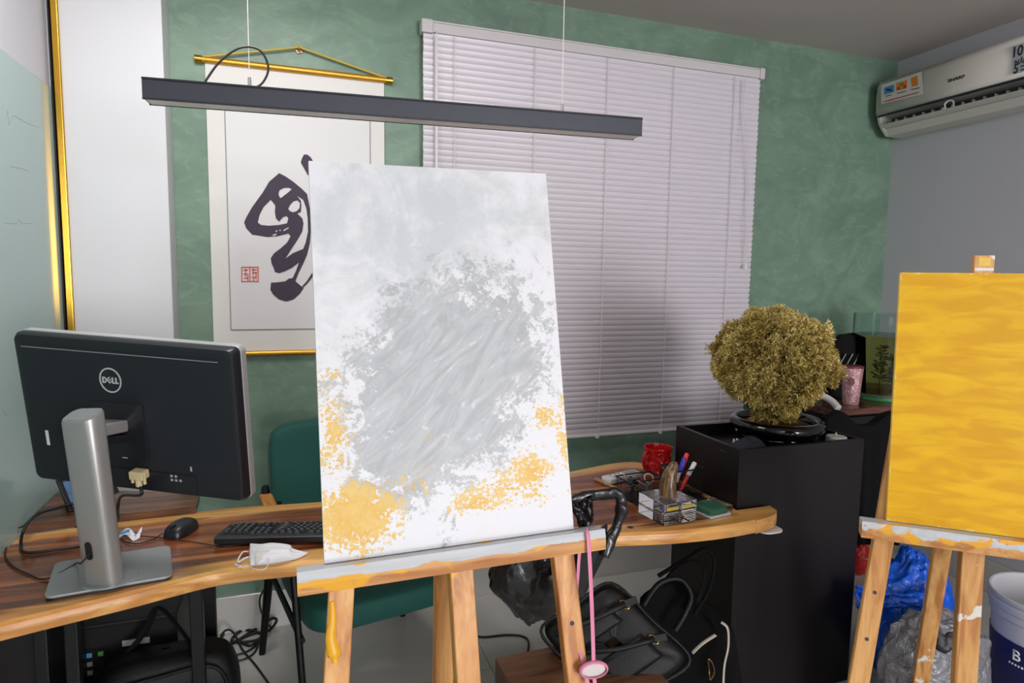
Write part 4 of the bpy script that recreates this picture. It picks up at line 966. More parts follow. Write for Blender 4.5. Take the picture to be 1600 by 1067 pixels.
# ================================================================== black bag and pink lanyard hanging at the left easel
BB = hd(850, 890, 1.40)
bg = thing('plastic_bag', 'crumpled shiny black plastic bag hanging behind the left easel ledge', 'bag', BB)
def bshape(p, d):
    z = d.z
    wdt = 0.118 if z < 0 else 0.118*(1-0.25*z)
    q_ = V((d.x*wdt, d.y*0.055, z*0.125))
    if z < -0.2: q_.x *= (1-0.55*(-z-0.2)); q_.x -= 0.0
    return q_
c1 = hd(838, 893, 1.50)
blob(c1, (1, 1, 1), 0.13, 1.7, 5, 90, 60, shape=bshape).build('bag_body', 'bin_bag', bg, smooth=70)
mb = MB(); pa = [hd(890, 850, 1.40), hd(950, 820, 1.42), hd(946, 868, 1.40), hd(912, 935, 1.38), hd(885, 940, 1.37)]
mb.extrude(pa, V((0.005, 0.012, 0))); mb.build('flat_side', 'bin_matte', bg, bevel=0.003)
mb = MB(); pts = spline([hd(893, 782, 1.40), hd(918, 776, 1.41), hd(945, 772, 1.42), hd(966, 772, 1.42), hd(972, 790, 1.42), hd(966, 815, 1.42), hd(955, 840, 1.41), hd(944, 868, 1.40)], 6)
rr2 = [0.0125+0.0016*math.sin(i*0.55) for i in range(len(pts))]
mb.tube(pts, rr2, 14, flat=(0.55, 1)); mb.v = [p+V((noise.noise(p*60), noise.noise(p*60+V((7, 0, 0))), noise.noise(p*60+V((0, 9, 0)))))*0.0035 for p in mb.v]; mb.build('bag_handle', 'bin_bag', bg, smooth=40)
def fold(a, b):
    return hd(890+a*36+b*18*(1-a), 783+b*52-8*a*(1-b), 1.40)+V((0, crumple(V((a*2, b*2, 0)), 0.02, 1.5, 2), 0))
mb = MB(); mb.grid(fold, 16, 14); mb.build('bag_flap', 'bin_bag', bg, smooth=60, solid=0.002)
ln = thing('lanyard', 'pink ribbon lanyard hanging down from the left easel ledge', 'lanyard', P1(0.57, -0.2, -0.05))
def ribbon(pts, w_, m, nm, up=(0.2, -1, 0)):
    MB().tube(spline(pts, 6), w_/2, 6, flat=(1, 0.16), up=up).build(nm, m, ln, smooth=30)
R1 = lambda x_, y_, k: hp(x_, y_, o1+nb1*k, nb1)
o1, _r, _u, nb1, _n = frame(O1, *T1)
ribbon([R1(914, 827, 0.01), R1(918, 828, -0.037), R1(920, 850, -0.041), R1(923, 905, -0.03), R1(926, 980, -0.01), R1(928, 1045, 0.0), R1(930, 1075, 0.0)], 0.0095, 'pink', 'front_strand')
ribbon([R1(908, 835, 0.05), R1(905, 870, 0.055), R1(903, 900, 0.055), R1(901, 928, 0.05), R1(902, 990, 0.03), R1(912, 1040, 0.01), R1(920, 1072, 0.0)], 0.0085, 'pink', 'rear_strand')
cc = R1(928, 1047, -0.004); ell = [cc+_r*0.030*math.cos(t*0.3142)+_u*0.0155*math.sin(t*0.3142)-_r*0.25*0.0155*math.sin(t*.3142) for t in range(20)]
MB().tube(ell, 0.0035, 6, closed=True, flat=(1.3, .6)).build('badge_rim', 'pink', ln, smooth=60)
mb = MB(); mb.extrude([cc+(p-cc)*0.92+nb1*0.002 for p in ell], nb1*0.002); mb.build('badge', 'badge', ln)

# ================================================================== things on the right end of the desk
MG = hz(1027, 738, DZ)
mg_ = thing('mug', 'red glazed relief mug on the desk beside the planter box', 'mug', MG)
def relief(t, z, i):
    if i < 3 or i > 15: return 0
    return 0.0022*math.sin(t*5+z*90)+0.0018*math.sin(z*230+math.sin(t*3)*2)
prof = [(0.0, 0.0), (0.040, 0.0), (0.046, 0.004)]+[(0.053+0.002*math.sin(k*0.55), 0.010+0.0066*k) for k in range(13)]+[(0.056, 0.098), (0.057, 0.104), (0.056, 0.108), (0.052, 0.107), (0.050, 0.10), (0.045, 0.02), (0.0, 0.012)]
MB().lathe(prof, MG, 48, wob=relief).build('mug_body', 'red', mg_, smooth=60)
MB().tube(spline([MG+V((-0.048, -0.005, 0.09)), MG+V((-0.066, -0.012, 0.088)), MG+V((-0.074, -0.014, 0.06)), MG+V((-0.066, -0.012, 0.03)), MG+V((-0.047, -0.005, 0.022))], 6), 0.0075, 10).build('handle', 'red', mg_, smooth=60)
for a, z in ((3.9, 0.04), (4.7, 0.062), (5.3, 0.036), (4.4, 0.082)):
    c_ = MG+V((math.cos(a)*0.053, math.sin(a)*0.053, z))
    MB().tube([c_+V((math.cos(t*.6)*0.012*math.sin(-a), math.cos(t*.6)*0.012*math.cos(a), math.sin(t*.6)*0.009)) for t in range(11)], 0.003, 6, closed=True).build('relief_curl', 'red', mg_, smooth=60)
rq = [hz(*p, DZ+0.02) for p in ((938, 744), (955, 752), (1003, 741), (988, 731))]
rm = thing('remote_control', 'white air conditioner remote lying at the back of the desk', 'remote', hz(970, 745, DZ))
ra = (rq[2]-rq[1]).normalized(); rb_ = V((-ra.y, ra.x, 0)); rc_ = sum(rq, V((0, 0, 0)))/4
mb = MB(); mb.extrude([V((rc_.x, rc_.y, DZ+0.001))+ra*a+rb_*b for a, b in rrect(0.175, 0.055, 0.014)], V((0, 0, 0.022))); rmb = mb.build('remote_body', 'white', rm, bevel=0.005, seg=3)
MB().obox(V((rc_.x, rc_.y, DZ+0.0234))+ra*0.045, ra*0.03, rb_*0.018, V((0, 0, 0.0006))).build('display', 'line', rmb)
for k in range(6): MB().obox(V((rc_.x, rc_.y, DZ+0.0236))-ra*(0.005+0.022*(k//2))+rb_*(0.011*(1-2*(k % 2))), ra*0.006, rb_*0.0045, V((0, 0, 0.001))).build('button', 'line', rmb, bevel=0.001)
p0, p1 = hz(930, 749, DZ+0.006), hz(970, 766, DZ+0.006)
pe = thing('gold_pen', 'gold ballpoint pen lying on the desk beside the wire organizer', 'pen', hz(950, 757, DZ))
dp = (p1-p0)
MB().tube([p0+dp*t for t in (0, .05, .5, .8, .93, 1)], [0.0055, 0.0062, 0.0062, 0.0058, 0.0035, 0.0012], 12).build('barrel', 'pen', pe, smooth=40)
MB().obox(p0+dp*0.16+V((0, 0, 0.0075)), dp*0.14, perp(dp)*0.0022, V((0, 0, 0.0012))).build('clip', 'silver_bright', pe)
MB().tube([p0+dp*0.44, p0+dp*0.47], 0.0066, 12).build('ring', 'silver_bright', pe, smooth=40)
# wire organizer: low tray and tall pen compartment
oa = math.radians(6); OR = V((1.125, 1.845, DZ))
og = thing('wire_organizer', 'black wire mesh desk organizer holding clips and markers', 'organizer', OR, oa)
ol = lambda a, b, c: WM[og.name] @ V((a, b, c))
def meshpanel(a, b, h0, h1, nm, n1=16, n2=7):
    a, b = V(a), V(b); mb = MB()
    for k in range(n1+1):
        q_ = a+(b-a)*k/n1; mb.tube([ol(q_.x, q_.y, h0), ol(q_.x, q_.y, h1)], 0.0008, 4, cap=False)
    for k in range(n2+1):
        z = h0+(h1-h0)*k/n2; mb.tube([ol(a.x, a.y, z), ol(b.x, b.y, z)], 0.0008, 4, cap=False)
    p_ = mb.build(nm, 'mesh', og)
    MB().tube([ol(a.x, a.y, h1), ol(b.x, b.y, h1)], 0.003, 8).build('rim_wire', 'mesh', p_, smooth=50)
TW, TD, TH = 0.155, 0.175, 0.068
for a, b in (((0, 0), (TW, 0)), ((0, TD), (TW, TD)), ((0, 0), (0, TD)), ((TW, 0), (TW, TD)), ((0, TD*.5), (TW, TD*.5))): meshpanel((a[0], a[1], 0), (b[0], b[1], 0), 0.002, TH, 'mesh_panel', 18, 8)
PW0, PW1, PD0, PD1, PH = TW+0.004, TW+0.125, 0.03, 0.125, 0.105
for a, b in (((PW0, PD0), (PW1, PD0)), ((PW0, PD1), (PW1, PD1)), ((PW0, PD0), (PW0, PD1)), ((PW1, PD0), (PW1, PD1))): meshpanel((a[0], a[1], 0), (b[0], b[1], 0), 0.002, PH, 'pen_panel', 16, 14)
MB().obox(ol((PW1)/2, TD/2, 0.001), ol(PW1/2, 0, 0)-ol(0, 0, 0), ol(0, TD/2, 0)-ol(0, 0, 0), V((0, 0, 0.001))).build('floor_plate', 'mesh', og)
def marker(label, a, b, m, tip, ln_=0.14, body='white'):
    a, b = ol(*a), ol(*b); d = (b-a).normalized(); t = thing('marker', label, 'marker', a, 0, 'markers in the wire organizer')
    MB().tube([a, a+d*ln_*0.62], 0.0075, 12).build('barrel', body, t, smooth=40)
    MB().tube([a+d*ln_*0.62, a+d*ln_*0.97, a+d*ln_], [0.0088, 0.0085, 0.006], 12).build('marker_cap', m, t, smooth=40)
marker('blue-capped marker standing in the wire organizer', (PW0+0.02, PD0+0.05, 0.008), (PW0+0.055, PD0+0.03, 0.14), 'blue_m', None, 0.142)
marker('bright red marker standing tallest in the wire organizer', (PW0+0.03, PD0+0.06, 0.008), (PW0+0.085, PD0+0.05, 0.15), 'red_m', None, 0.155, 'red_m')
marker('white marker with red end leaning lowest in the wire organizer', (PW0+0.02, PD0+0.02, 0.008), (PW0+0.10, PD0+0.02, 0.13), 'white', None, 0.140, 'red_m')
rnd2 = random.Random(5)
for k, (nm, lab, a, b, m) in enumerate((('binder_clip', 'black binder clip lying in the front of the wire organizer', 0.05, 0.045, 'plastic_black'), ('key_ring', 'silver key ring lying in the back of the wire organizer', 0.11, 0.125, 'silver_bright'), ('brass_key', 'small brass key beside the ring in the wire organizer', 0.10, 0.11, 'brass'), ('binder_clip', 'black binder clip at the back left of the wire organizer', 0.045, 0.125, 'plastic_black'))):
    t = thing(nm, lab, nm.replace('_', ' '), ol(a, b, 0.004))
    c_ = ol(a, b, 0.045)
    if nm == 'binder_clip':
        mb = MB(); mb.extrude([c_+V((x_, 0, z_)) for x_, z_ in ((-.02, 0), (.02, 0), (.004, 0.02), (-.004, 0.02))], V((0.004, 0.035, 0))); mb.build('clip_body', m, t)
        MB().tube(spline([c_+V((-.012, 0.004, .02)), c_+V((-.03, 0.008, .034)), c_+V((-.032, 0.026, .034)), c_+V((-.012, 0.03, .02))], 5), 0.0014, 6).build('clip_handle', 'silver', t)
        MB().tube([c_, V((c_.x, c_.y+0.02, DZ+0.003))], 0.004, 6).build('clip_stem', m, t)
    elif nm == 'key_ring':
        for rr_ in (0.019, 0.0165): MB().tube([c_+V((rr_*math.cos(t_*.314), rr_*.6*math.sin(t_*.314), 0.016+rr_*.8*math.sin(t_*.314))) for t_ in range(20)], 0.0014, 6, closed=True).build('ring', m, t, smooth=60)
    else:
        mb = MB(); mb.tube([c_, c_+V((0.035, 0.012, 0.004))], 0.002, 6); mb.lathe([(0, 0.002), (0.010, 0.002), (0.010, 0), (0, 0)], c_, 14); mb.box(c_+V((0.03, 0.008, 0.001)), (0.006, 0.010, 0.002)); mb.build('key_blade', m, t)
# horn trophy on a clear block
ha = math.radians(7); HB = V((1.108, 1.698, DZ+0.0005))
ht = thing('horn_trophy', 'brown horn mounted on a clear acrylic block at the desk edge', 'trophy', HB, ha)
hl = lambda a, b, c: WM[ht.name] @ V((a, b, c))
S_ = 0.132
for k in (0, 1):
    MB().box(hl(S_/2, S_/2, 0.018+0.036*k), (S_, S_, 0.0352), ha).build('acrylic_block', 'acrylic', ht, bevel=0.0012)
mb = MB()
for x0 in (0.012, 0.076): mb.box(hl(x0+0.024, 0.004, 0.052), (0.046, 0.0014, 0.011), ha)
mb.build('printed_band', 'gold_print', ht)
hp0 = hl(0.075, 0.075, 0.0722); pts = []; rad = []
for k in range(15):
    t = k/14; pts.append(hp0+V((0.026*t**2.2-0.004*math.sin(t*3.0), 0, 0.108*t))); rad.append(0.032*(1-0.22*t-0.40*t**2.5)*(1 if k < 14 else 0.5)*(1+0.012*math.sin(k*2)))
MB().tube(pts, rad, 20, flat=(1, .9)).build('horn', 'horn', ht, smooth=60)
gx = thing('acrylic_case', 'small clear plastic case holding a green block at the desk edge', 'case', V((1.33, 1.755, DZ)), math.radians(9))
gl = lambda a, b, c: WM[gx.name] @ V((a, b, c))
MB().box(gl(0, 0, 0.018), (0.098, 0.09, 0.034), math.radians(9)).build('clear_cover', 'thin_acrylic', gx, bevel=0.001)
MB().box(gl(0, 0, 0.005), (0.09, 0.082, 0.007), math.radians(9)).build('white_base', 'white', gx)
MB().box(gl(-0.004, 0.0, 0.0165), (0.078, 0.07, 0.0155), math.radians(9)).build('green_block', 'greenblock', gx, bevel=0.002)
pt = hz(1192, 826, DZ-0.058)
pp_ = thing('paper_card', 'small white card poking out under the right desk end', 'card', pt)
mb = MB(); mb.extrude([V((pt.x, 1.70, DZ-DT-0.006))+V((a, b, 0)) for a, b in rrect(0.09, 0.10, 0.03)], V((0, 0, 0.004))); mb.build('card_sheet', 'white', pp_)

# ================================================================== bags on a wooden crate, right of the left easel
CZ = 0.36
cr = [hz(774, 1028, CZ), hz(853, 1012, CZ)]
cv = (cr[1]-cr[0]).normalized(); cn = V((-cv.y, cv.x, 0))
ct = thing('wooden_stool_box', 'low dark walnut box under the black leather briefcase', 'box', cr[0]+cv*0.25-cn*0.17-V((0, 0, CZ)))
cc_ = cr[0]+cv*0.22-cn*0.17
MB().obox(cc_-V((0, 0, 0.009)), cv*0.22, cn*0.17, V((0, 0, 0.009))).build('top_panel', 'walnut', ct, bevel=0.001)
for s_ in (-1, 1):
    MB().obox(cc_+cv*0.211*s_-V((0, 0, 0.018+(CZ-0.018)/2)), cv*0.009, cn*0.17, V((0, 0, (CZ-0.018)/2))).build('side_panel', 'walnut', ct, bevel=0.001)
    MB().obox(cc_+cn*0.161*s_-V((0, 0, 0.018+(CZ-0.018)/2)), cv*0.202, cn*0.009, V((0, 0, (CZ-0.018)/2))).build('long_panel', 'walnut', ct, bevel=0.001)
bA, bB, bC = hz(838, 985, 0.455), hz(955, 905, 0.60), hz(1086, 1032, 0.40)
bD = bA+bC-bB
bx, by = (bC-bB), (bA-bB); bn = bx.cross(by).normalized()
if bn.dot(EYE-bB) < 0: bn = -bn
bc = thing('briefcase', 'black leather briefcase with two handles lying tilted on the walnut box', 'bag', (bA+bC)/2-V((0, 0, 0.1)))
bm_ = (bA+bC)/2; ex, ey = bx.normalized(), by.normalized(); bw_, bh_ = bx.length, by.length
mb = MB()
def bcf(a, b):
    th, ph = a*2*math.pi, (b-0.5)*math.pi*0.999
    f = lambda v, e: math.copysign(abs(v)**e, v)
    return bm_-bn*0.06+bx*0.5*f(math.cos(th), .32)*f(math.cos(ph), .3)+by*0.5*f(math.sin(th), .32)*f(math.cos(ph), .3)+bn*0.062*f(math.sin(ph), .4)*(1+0.06*math.sin(a*25))
mb.grid(bcf, 56, 22); mb.build('bag_body', 'leather', bc, smooth=60)
bp = lambda a, b, c=0.0: bB+bx*a+by*b+bn*c
rim = spline([bp(.03, .03, -.002), bp(.5, .012, .002), bp(.97, .03, -.002), bp(.985, .5, .002), bp(.97, .97, -.002), bp(.5, .985, .002), bp(.03, .97, -.002), bp(.012, .5, .002)], 6, True)
MB().tube(rim, 0.005, 8, closed=True).build('piping', 'leather', bc, smooth=60)
for (a, b, sa3, sb3) in ((.27, .5, .09, .26), (.68, .5, .13, .30)):
    mb = MB(); mb.grid(lambda i, j: bp(a-sa3+2*sa3*i, b-sb3+2*sb3*j, 0.008+0.004*math.sin(i*3.14)*math.sin(j*3.14)), 6, 8)
    mb.build('pocket_flap', 'leather', bc, smooth=60, solid=0.005)
for (p, q_, hgt) in ((hp(975, 944, bB, bn), hp(868, 990, bB, bn), 0.03), (hp(1020, 998, bB, bn), hp(905, 1020, bB, bn), 0.035)):
    d = q_-p
    hh = MB().tube(spline([p+bn*0.012, p+d*0.12+bn*(hgt*.8), p+d*0.4+bn*hgt+ey*0.01, p+d*0.75+bn*hgt, q_+bn*0.012], 6), 0.008, 10).build('handle', 'leather', bc, smooth=60)
    rgp = p+bn*0.012; MB().tube([rgp+ex*0.016*math.cos(k*.5236)+ey*0.011*math.sin(k*.5236)+bn*0.003*math.cos(k) for k in range(12)], 0.0018, 6, closed=True).build('ring', 'brass', hh, smooth=60)
    MB().obox(p+bn*0.009-d.normalized()*0.02, d.normalized()*0.022, d.cross(bn).normalized()*0.011, bn*0.003).build('strap_tab', 'leather', hh, bevel=0.002)
# tote leaning on the planter
tc = V((1.29, 1.90, 0))
tt = thing('tote_bag', 'black fabric tote with off-white straps leaning against the planter box', 'bag', tc)
ta = [hd(1000, 925, 2.16), hd(1048, 905, 2.2), hd(1100, 960, 2.13), hd(1132, 990, 2.08), hd(1150, 1100, 2.05), hd(1060, 1180, 2.1), hd(985, 1050, 2.14)]
ta = [V((min(p.x, PX0-0.085), p.y, p.z)) for p in ta]
mb = MB(); mb.extrude(ta, V((0.07, 0.03, -0.01))); mb.build('bag_body', 'fabric', tt, bevel=0.02, seg=3, smooth=60)
tP = lambda x_, y_, d_: (lambda p: V((min(p.x, PX0-0.016), p.y, p.z)))(hd(x_, y_, d_))
MB().tube(spline([tP(1006, 945, 2.13), tP(1030, 912, 2.14), tP(1062, 905, 2.14), tP(1080, 930, 2.12), tP(1070, 960, 2.10), tP(1055, 985, 2.09)], 7), 0.0095, 10).build('tote_handle', 'leather', tt, smooth=60)
MB().tube(spline([tP(1028, 900, 2.16), tP(1070, 875, 2.16), tP(1100, 858, 2.15), tP(1116, 875, 2.14), tP(1108, 920, 2.12), tP(1085, 960, 2.1)], 7), 0.011, 10, flat=(1, .5)).build('shoulder_strap', 'fabric', tt, smooth=60)
MB().tube(spline([tP(1008, 945, 2.14), tP(1060, 885, 2.15), tP(1092, 880, 2.14), tP(1102, 900, 2.12), tP(1090, 940, 2.1)], 7), 0.009, 10, flat=(1, .5)).build('shoulder_strap', 'fabric', tt, smooth=60)
MB().tube(spline([tP(1082, 1020, 2.02), tP(1098, 1005, 2.02), tP(1118, 992, 2.03)], 6), 0.008, 8, flat=(1, .3)).build('white_strap', 'strap', tt, smooth=60)
MB().tube(spline([tP(1127, 972, 2.05), tP(1137, 982, 2.04), tP(1138, 1010, 2.03), tP(1132, 1040, 2.02), tP(1130, 1075, 2.01)], 6), 0.008, 8, flat=(1, .3)).build('white_strap', 'strap', tt, smooth=60)
MB().tube(spline([tP(1107, 1030, 2.02), tP(1113, 1036, 2.02), tP(1116, 1050, 2.02), tP(1110, 1062, 2.02), tP(1108, 1048, 2.02)], 5, True), 0.0022, 6, closed=True).build('snap_hook', 'brass', tt, smooth=60)

# ================================================================== sideboard corner: tank, tumbler, crate, hose, draped chair
SZ = 0.945
sd = thing('sideboard', 'dark wooden sideboard in the corner under the fish tank', 'sideboard', (2.80, 2.54, 0))
sx0, sx1, sy0, sy1 = 2.33, 3.24, 2.24, 2.815
MB().box(((sx0+sx1)/2, (sy0+sy1)/2, SZ-0.015), (sx1-sx0, sy1-sy0, 0.03)).build('top_board', 'sideboard', sd, bevel=0.003)
MB().box(((sx0+sx1)/2, (sy0+sy1)/2+0.01, 0.685), (sx1-sx0-0.03, sy1-sy0-0.03, 0.458)).build('carcass', 'box_black', sd, bevel=0.002)
for k in range(2):
    x0 = sx0+0.02+k*0.435; dr = MB().box((x0+0.215, sy0+0.007, 0.685), (0.425, 0.016, 0.44)).build('door', 'box_black', sd, bevel=0.002)
    MB().tube([(x0+(0.39 if k == 0 else 0.04), sy0-0.012, 0.62), (x0+(0.39 if k == 0 else 0.04), sy0-0.012, 0.74)], 0.005, 8).build('door_handle', 'silver', dr, smooth=40)
for xx in (sx0+0.05, sx1-0.05):
    for yy in (sy0+0.05, sy1-0.05): MB().tube([(xx, yy, 0), (xx, yy, 0.46)], 0.02, 10).build('leg', 'black_metal', sd, smooth=40)
TK = V((2.845, 2.44, SZ)); tr_ = 0.145
tk = thing('fish_tank', 'round glass fish tank with murky green water on the sideboard', 'fish tank', TK)
MB().lathe([(tr_-0.004, 0.0), (tr_, 0.004), (tr_, 0.425), (tr_-0.001, 0.428), (tr_-0.0045, 0.427), (tr_-0.005, 0.42), (tr_-0.005, 0.012), (0.0, 0.012), (0.0, 0.0), (tr_-0.004, 0.0)], TK, 48).build('glass_wall', 'tankglass', tk, smooth=40)
MB().lathe([(0.0, 0.03), (tr_-0.0056, 0.03), (tr_-0.0056, 0.318), (0.0, 0.319)], TK, 48).build('water', 'water', tk, smooth=40)
MB().lathe([(0.0, 0.013), (tr_-0.006, 0.013), (tr_-0.006, 0.03), (tr_-0.03, 0.034), (0.0, 0.036)], TK, 40, wob=lambda t, z, i: -0.001*abs(math.sin(t*17))).build('gravel', 'gravel', tk, smooth=60)
MB().lathe([(tr_+0.0005, 0.0), (tr_+0.004, 0.002), (tr_+0.004, 0.016), (tr_+0.0005, 0.018)], TK, 48).build('base_ring', 'tank_green', tk, smooth=40)
rnd3 = random.Random(11)
for (dx, dy, hgt, n2) in ((-0.085, -0.06, 0.24, 11), (-0.02, -0.07, 0.19, 9), (0.03, -0.05, 0.17, 8), (0.08, -0.02, 0.2, 8)):
    mb = MB(); b0 = TK+V((dx, dy, 0.034)); st_ = [b0, b0+V((0.006, 0, hgt*.5)), b0+V((0.002, 0.004, hgt))]
    mb.tube(spline(st_, 5), 0.0022, 5)
    for k in range(n2):
        z = hgt*(0.3+0.7*k/n2); c_ = b0+V((0.004, 0, z)); wdt = 0.038*(1-0.45*k/n2)
        for s_ in (-1, 1):
            for j in range(3):
                e_ = c_+V((s_*wdt*(0.4+0.3*j), rnd3.uniform(-.02, .02), 0.012+rnd3.uniform(-.008, .006)))
                mb.add([c_, e_+V((-s_*.004, 0, .005)), e_+V((s_*.008, 0, 0)), e_+V((-s_*.004, 0, -.005))], [(0, 1, 2, 3)])
    mb.build('water_plant', 'weed', tk)
TB = hd(1329, 626, 3.08); TB.z = SZ
tu = thing('tumbler', 'pink glitter tumbler standing on the sideboard beside the tank', 'tumbler', TB)
MB().lathe([(0.0, 0), (0.034, 0.0), (0.036, 0.004), (0.047, 0.175), (0.046, 0.179), (0.0, 0.179)], TB, 36).build('cup', 'glitter', tu, smooth=40)
MB().lathe([(0.048, 0.176), (0.049, 0.182), (0.047, 0.187), (0.0, 0.188)], TB, 36).build('lid', 'maroon', tu, smooth=40)
mb = MB(); mb.extrude([TB+V((-0.034+0.0, -0.03, 0.115))+V((0.012*math.cos(k*.3927)*.8, -0.012*math.cos(k*.3927)*.5, 0.018*math.sin(k*.3927))) for k in range(16)], V((-0.004, -0.006, 0))); mb.build('oval_print', 'maroon', tu)
CRt = hd(1325, 625, 3.22); CRt.z = SZ
bk = thing('plastic_basket', 'black slotted plastic basket standing on its edge behind the tumbler', 'basket', CRt)
bu = V((0.05, 0.12, 1)).normalized(); brv = V((0.96, -0.25, 0)).normalized(); bnv = brv.cross(bu)
sh = [(-0.115, 0.0), (0.085, 0.0), (0.085, 0.30), (0.02, 0.325), (-0.04, 0.315), (-0.075, 0.25), (-0.115, 0.12)]
M['basket'] = mat('basket_plastic', (12, 12, 13), 0.75, spec=0.15)
CRt2 = CRt+V((0, 0.02, 0.003))
mb = MB(); mb.extrude([CRt2+brv*a+bu*b for a, b in sh], -bnv*0.004); mb.build('basket_floor', 'basket', bk)
for i in range(len(sh)):
    a, b = sh[i], sh[(i+1) % len(sh)]
    pa, pb2 = CRt2+brv*a[0]+bu*a[1], CRt2+brv*b[0]+bu*b[1]
    MB().beam(pa+bnv*0.02, pb2+bnv*0.02, bnv*0.04, 0.004).build('basket_side', 'basket', bk)
for k in range(12):
    a0 = -0.07+0.012*k; MB().beam(CRt2+brv*a0+bu*0.16+bnv*0.005, CRt2+brv*(a0+0.035)+bu*0.22+bnv*0.005, bnv*0.004, 0.003).build('slat', 'basegrey' if k % 3 == 0 else 'basket', bk)
HS = [hd(1240, 622, 2.95), hd(1262, 617, 2.93), hd(1285, 619, 2.9), hd(1300, 627, 2.86), hd(1310, 638, 2.82)]
for p in HS: p.z = max(p.z, SZ+0.016)
hs = thing('white_hose', 'white corrugated hose lying on the sideboard edge behind the bonsai', 'hose', HS[2]-V((0, 0, 0.016)))
sp_ = spline(HS, 12); MB().tube(sp_, [0.0145+0.0015*(i % 2) for i in range(len(sp_))], 12).build('tube', 'white', hs, smooth=60)
# black office chair draped with a jacket between planter and sideboard
dc = thing('draped_chair', 'black chair covered by a dark jacket behind the planter box', 'chair', (2.42, 1.98, 0))
ea_, eb_ = hd(1288, 645, 2.62), hd(1408, 640, 2.62)
er_ = (eb_-ea_); er_.z = 0; ern = V((-er_.y, er_.x, 0)).normalized()
def drape(a, b):
    topz = (hd(1288, 645, 2.62).z+[0, 0.0, -0.035, -0.03, -0.005, 0.0][min(5, int(a*5))]*(1))
    tops = spline([V((0, 0, -0.02)), V((.12, 0, 0.01)), V((.32, 0, -0.04)), V((.45, 0, -0.045)), V((.7, 0, 0.0)), V((1, 0, 0.012))], 8)
    zt_ = ea_.z + tops[min(len(tops)-1, int(a*(len(tops)-1)))].z
    p = ea_+er_*a; fold_ = 0.02*math.sin(a*13+b*2)+0.012*math.sin(a*29)
    if b < 0.12: k = b/0.12; return V((p.x, p.y, zt_))+ern*(0.05*math.cos(k*1.57))-V((0, 0, 0.03*(1-math.sin(k*1.57))))
    k = (b-0.12)/0.88; q_ = p-ern*(0.02+fold_*k+0.03*k); return V((q_.x, q_.y, zt_-k*(zt_-0.47)))
mb = MB(); mb.grid(drape, 40, 24); mb.build('jacket', 'fabric', dc, smooth=70, solid=0.006)
mb = MB(); c_ = ea_+er_*0.5+ern*0.035; mb.box((c_.x, c_.y, 0.68), (er_.length*0.82, 0.035, 0.42), math.atan2(er_.y, er_.x)); mb.build('backrest', 'fabric', dc, bevel=0.015)
mb = MB(); c_ = ea_+er_*0.5+ern*0.12; mb.box((c_.x, c_.y, 0.45), (0.26, 0.20, 0.06), math.atan2(er_.y, er_.x)); mb.build('seat', 'fabric', dc, bevel=0.02)
for a in (-0.11, 0.11):
    for b in (-0.08, 0.08):
        lp_ = c_+er_.normalized()*a+ern*b; MB().tube([(lp_.x, lp_.y, 0.43), (lp_.x, lp_.y, 0)], 0.012, 8).build('leg', 'black_metal', dc, smooth=40)

# ================================================================== floor things behind the right easel
RB = hz(1343, 897, 0)
rbg = thing('red_bag', 'small red foil bag on the floor behind the planter box', 'bag', RB)
blob(RB+V((0.0, 0, 0.085)), (0.065, 0.04, 0.085), 0.25, 2.0, 8, 36, 24).build('bag_body', 'red_bag', rbg, smooth=50)
mb = MB(); mb.extrude([RB+V((-0.03, -0.02, 0.15)), RB+V((0.0, -0.02, 0.14)), RB+V((-0.03, -0.02, 0.25))], V((0, 0.01, 0))); mb.build('twisted_top', 'red_bag', rbg)
MB().tube(spline([RB+V((-0.045, -0.045, 0.115)), RB+V((0, -0.056, 0.105)), RB+V((0.045, -0.045, 0.12))], 5), 0.005, 6, flat=(1, .3)).build('white_stripe', 'white', rbg)
BLp = hd(1425, 930, 2.44)
bb_ = thing('blue_bag', 'bright blue plastic bag of rubbish behind the right easel', 'bag', (BLp.x, BLp.y, 0))
def bl_shape(p, d):
    return V((d.x*(0.215 if d.z < 0.1 else 0.215-0.10*d.z), d.y*0.12, d.z*(0.27 if d.z > 0 else 0.24)))
blob(V((BLp.x, BLp.y, 0.25)), (1, 1, 1), 0.16, 2.2, 4, 72, 48, shape=bl_shape).build('bag_body', 'blue_bag', bb_, smooth=60)
mb = MB(); mb.grid(lambda a, b: hd(1335+a*130, 912+b*36+14*math.sin(a*3.0)*(1-b), 2.30)+V((0, crumple(V((a*3, b*2, 0)), 0.03, 1.4, 6), 0)), 22, 8); mb.build('rolled_edge', 'blue_bag', bb_, smooth=50, solid=0.003)
GY = hd(1462, 1030, 2.12)
gy = thing('grey_bag', 'wrinkled silver-grey plastic bag standing in front of the blue bag', 'bag', (GY.x, GY.y, 0))
def gy_shape(p, d):
    return V((math.copysign(abs(d.x)**.7, d.x)*(0.20-0.03*d.z), math.copysign(abs(d.y)**.7, d.y)*0.10, math.copysign(abs(d.z)**.7, d.z)*0.225))
blob(V((GY.x, GY.y, 0.228)), (1, 1, 1), 0.10, 2.8, 9, 84, 56, shape=gy_shape).build('bag_body', 'grey_bag', gy, smooth=45)
mb = MB(); mb.grid(lambda a, b: hd(1462+a*30, 985+b*28+6*math.sin(a*4), 2.0)+V((0, crumple(V((a, b, 0)), 0.02, 2, 3), 0)), 8, 8); mb.build('dark_print', 'print_dark', gy, smooth=50, solid=0.002)
BK = hd(1645, 940, 2.34); bkz = 0.40; br = 0.185
bu_ = thing('paint_bucket', 'white plastic paint bucket with navy label at the right edge', 'bucket', (BK.x, BK.y, 0))
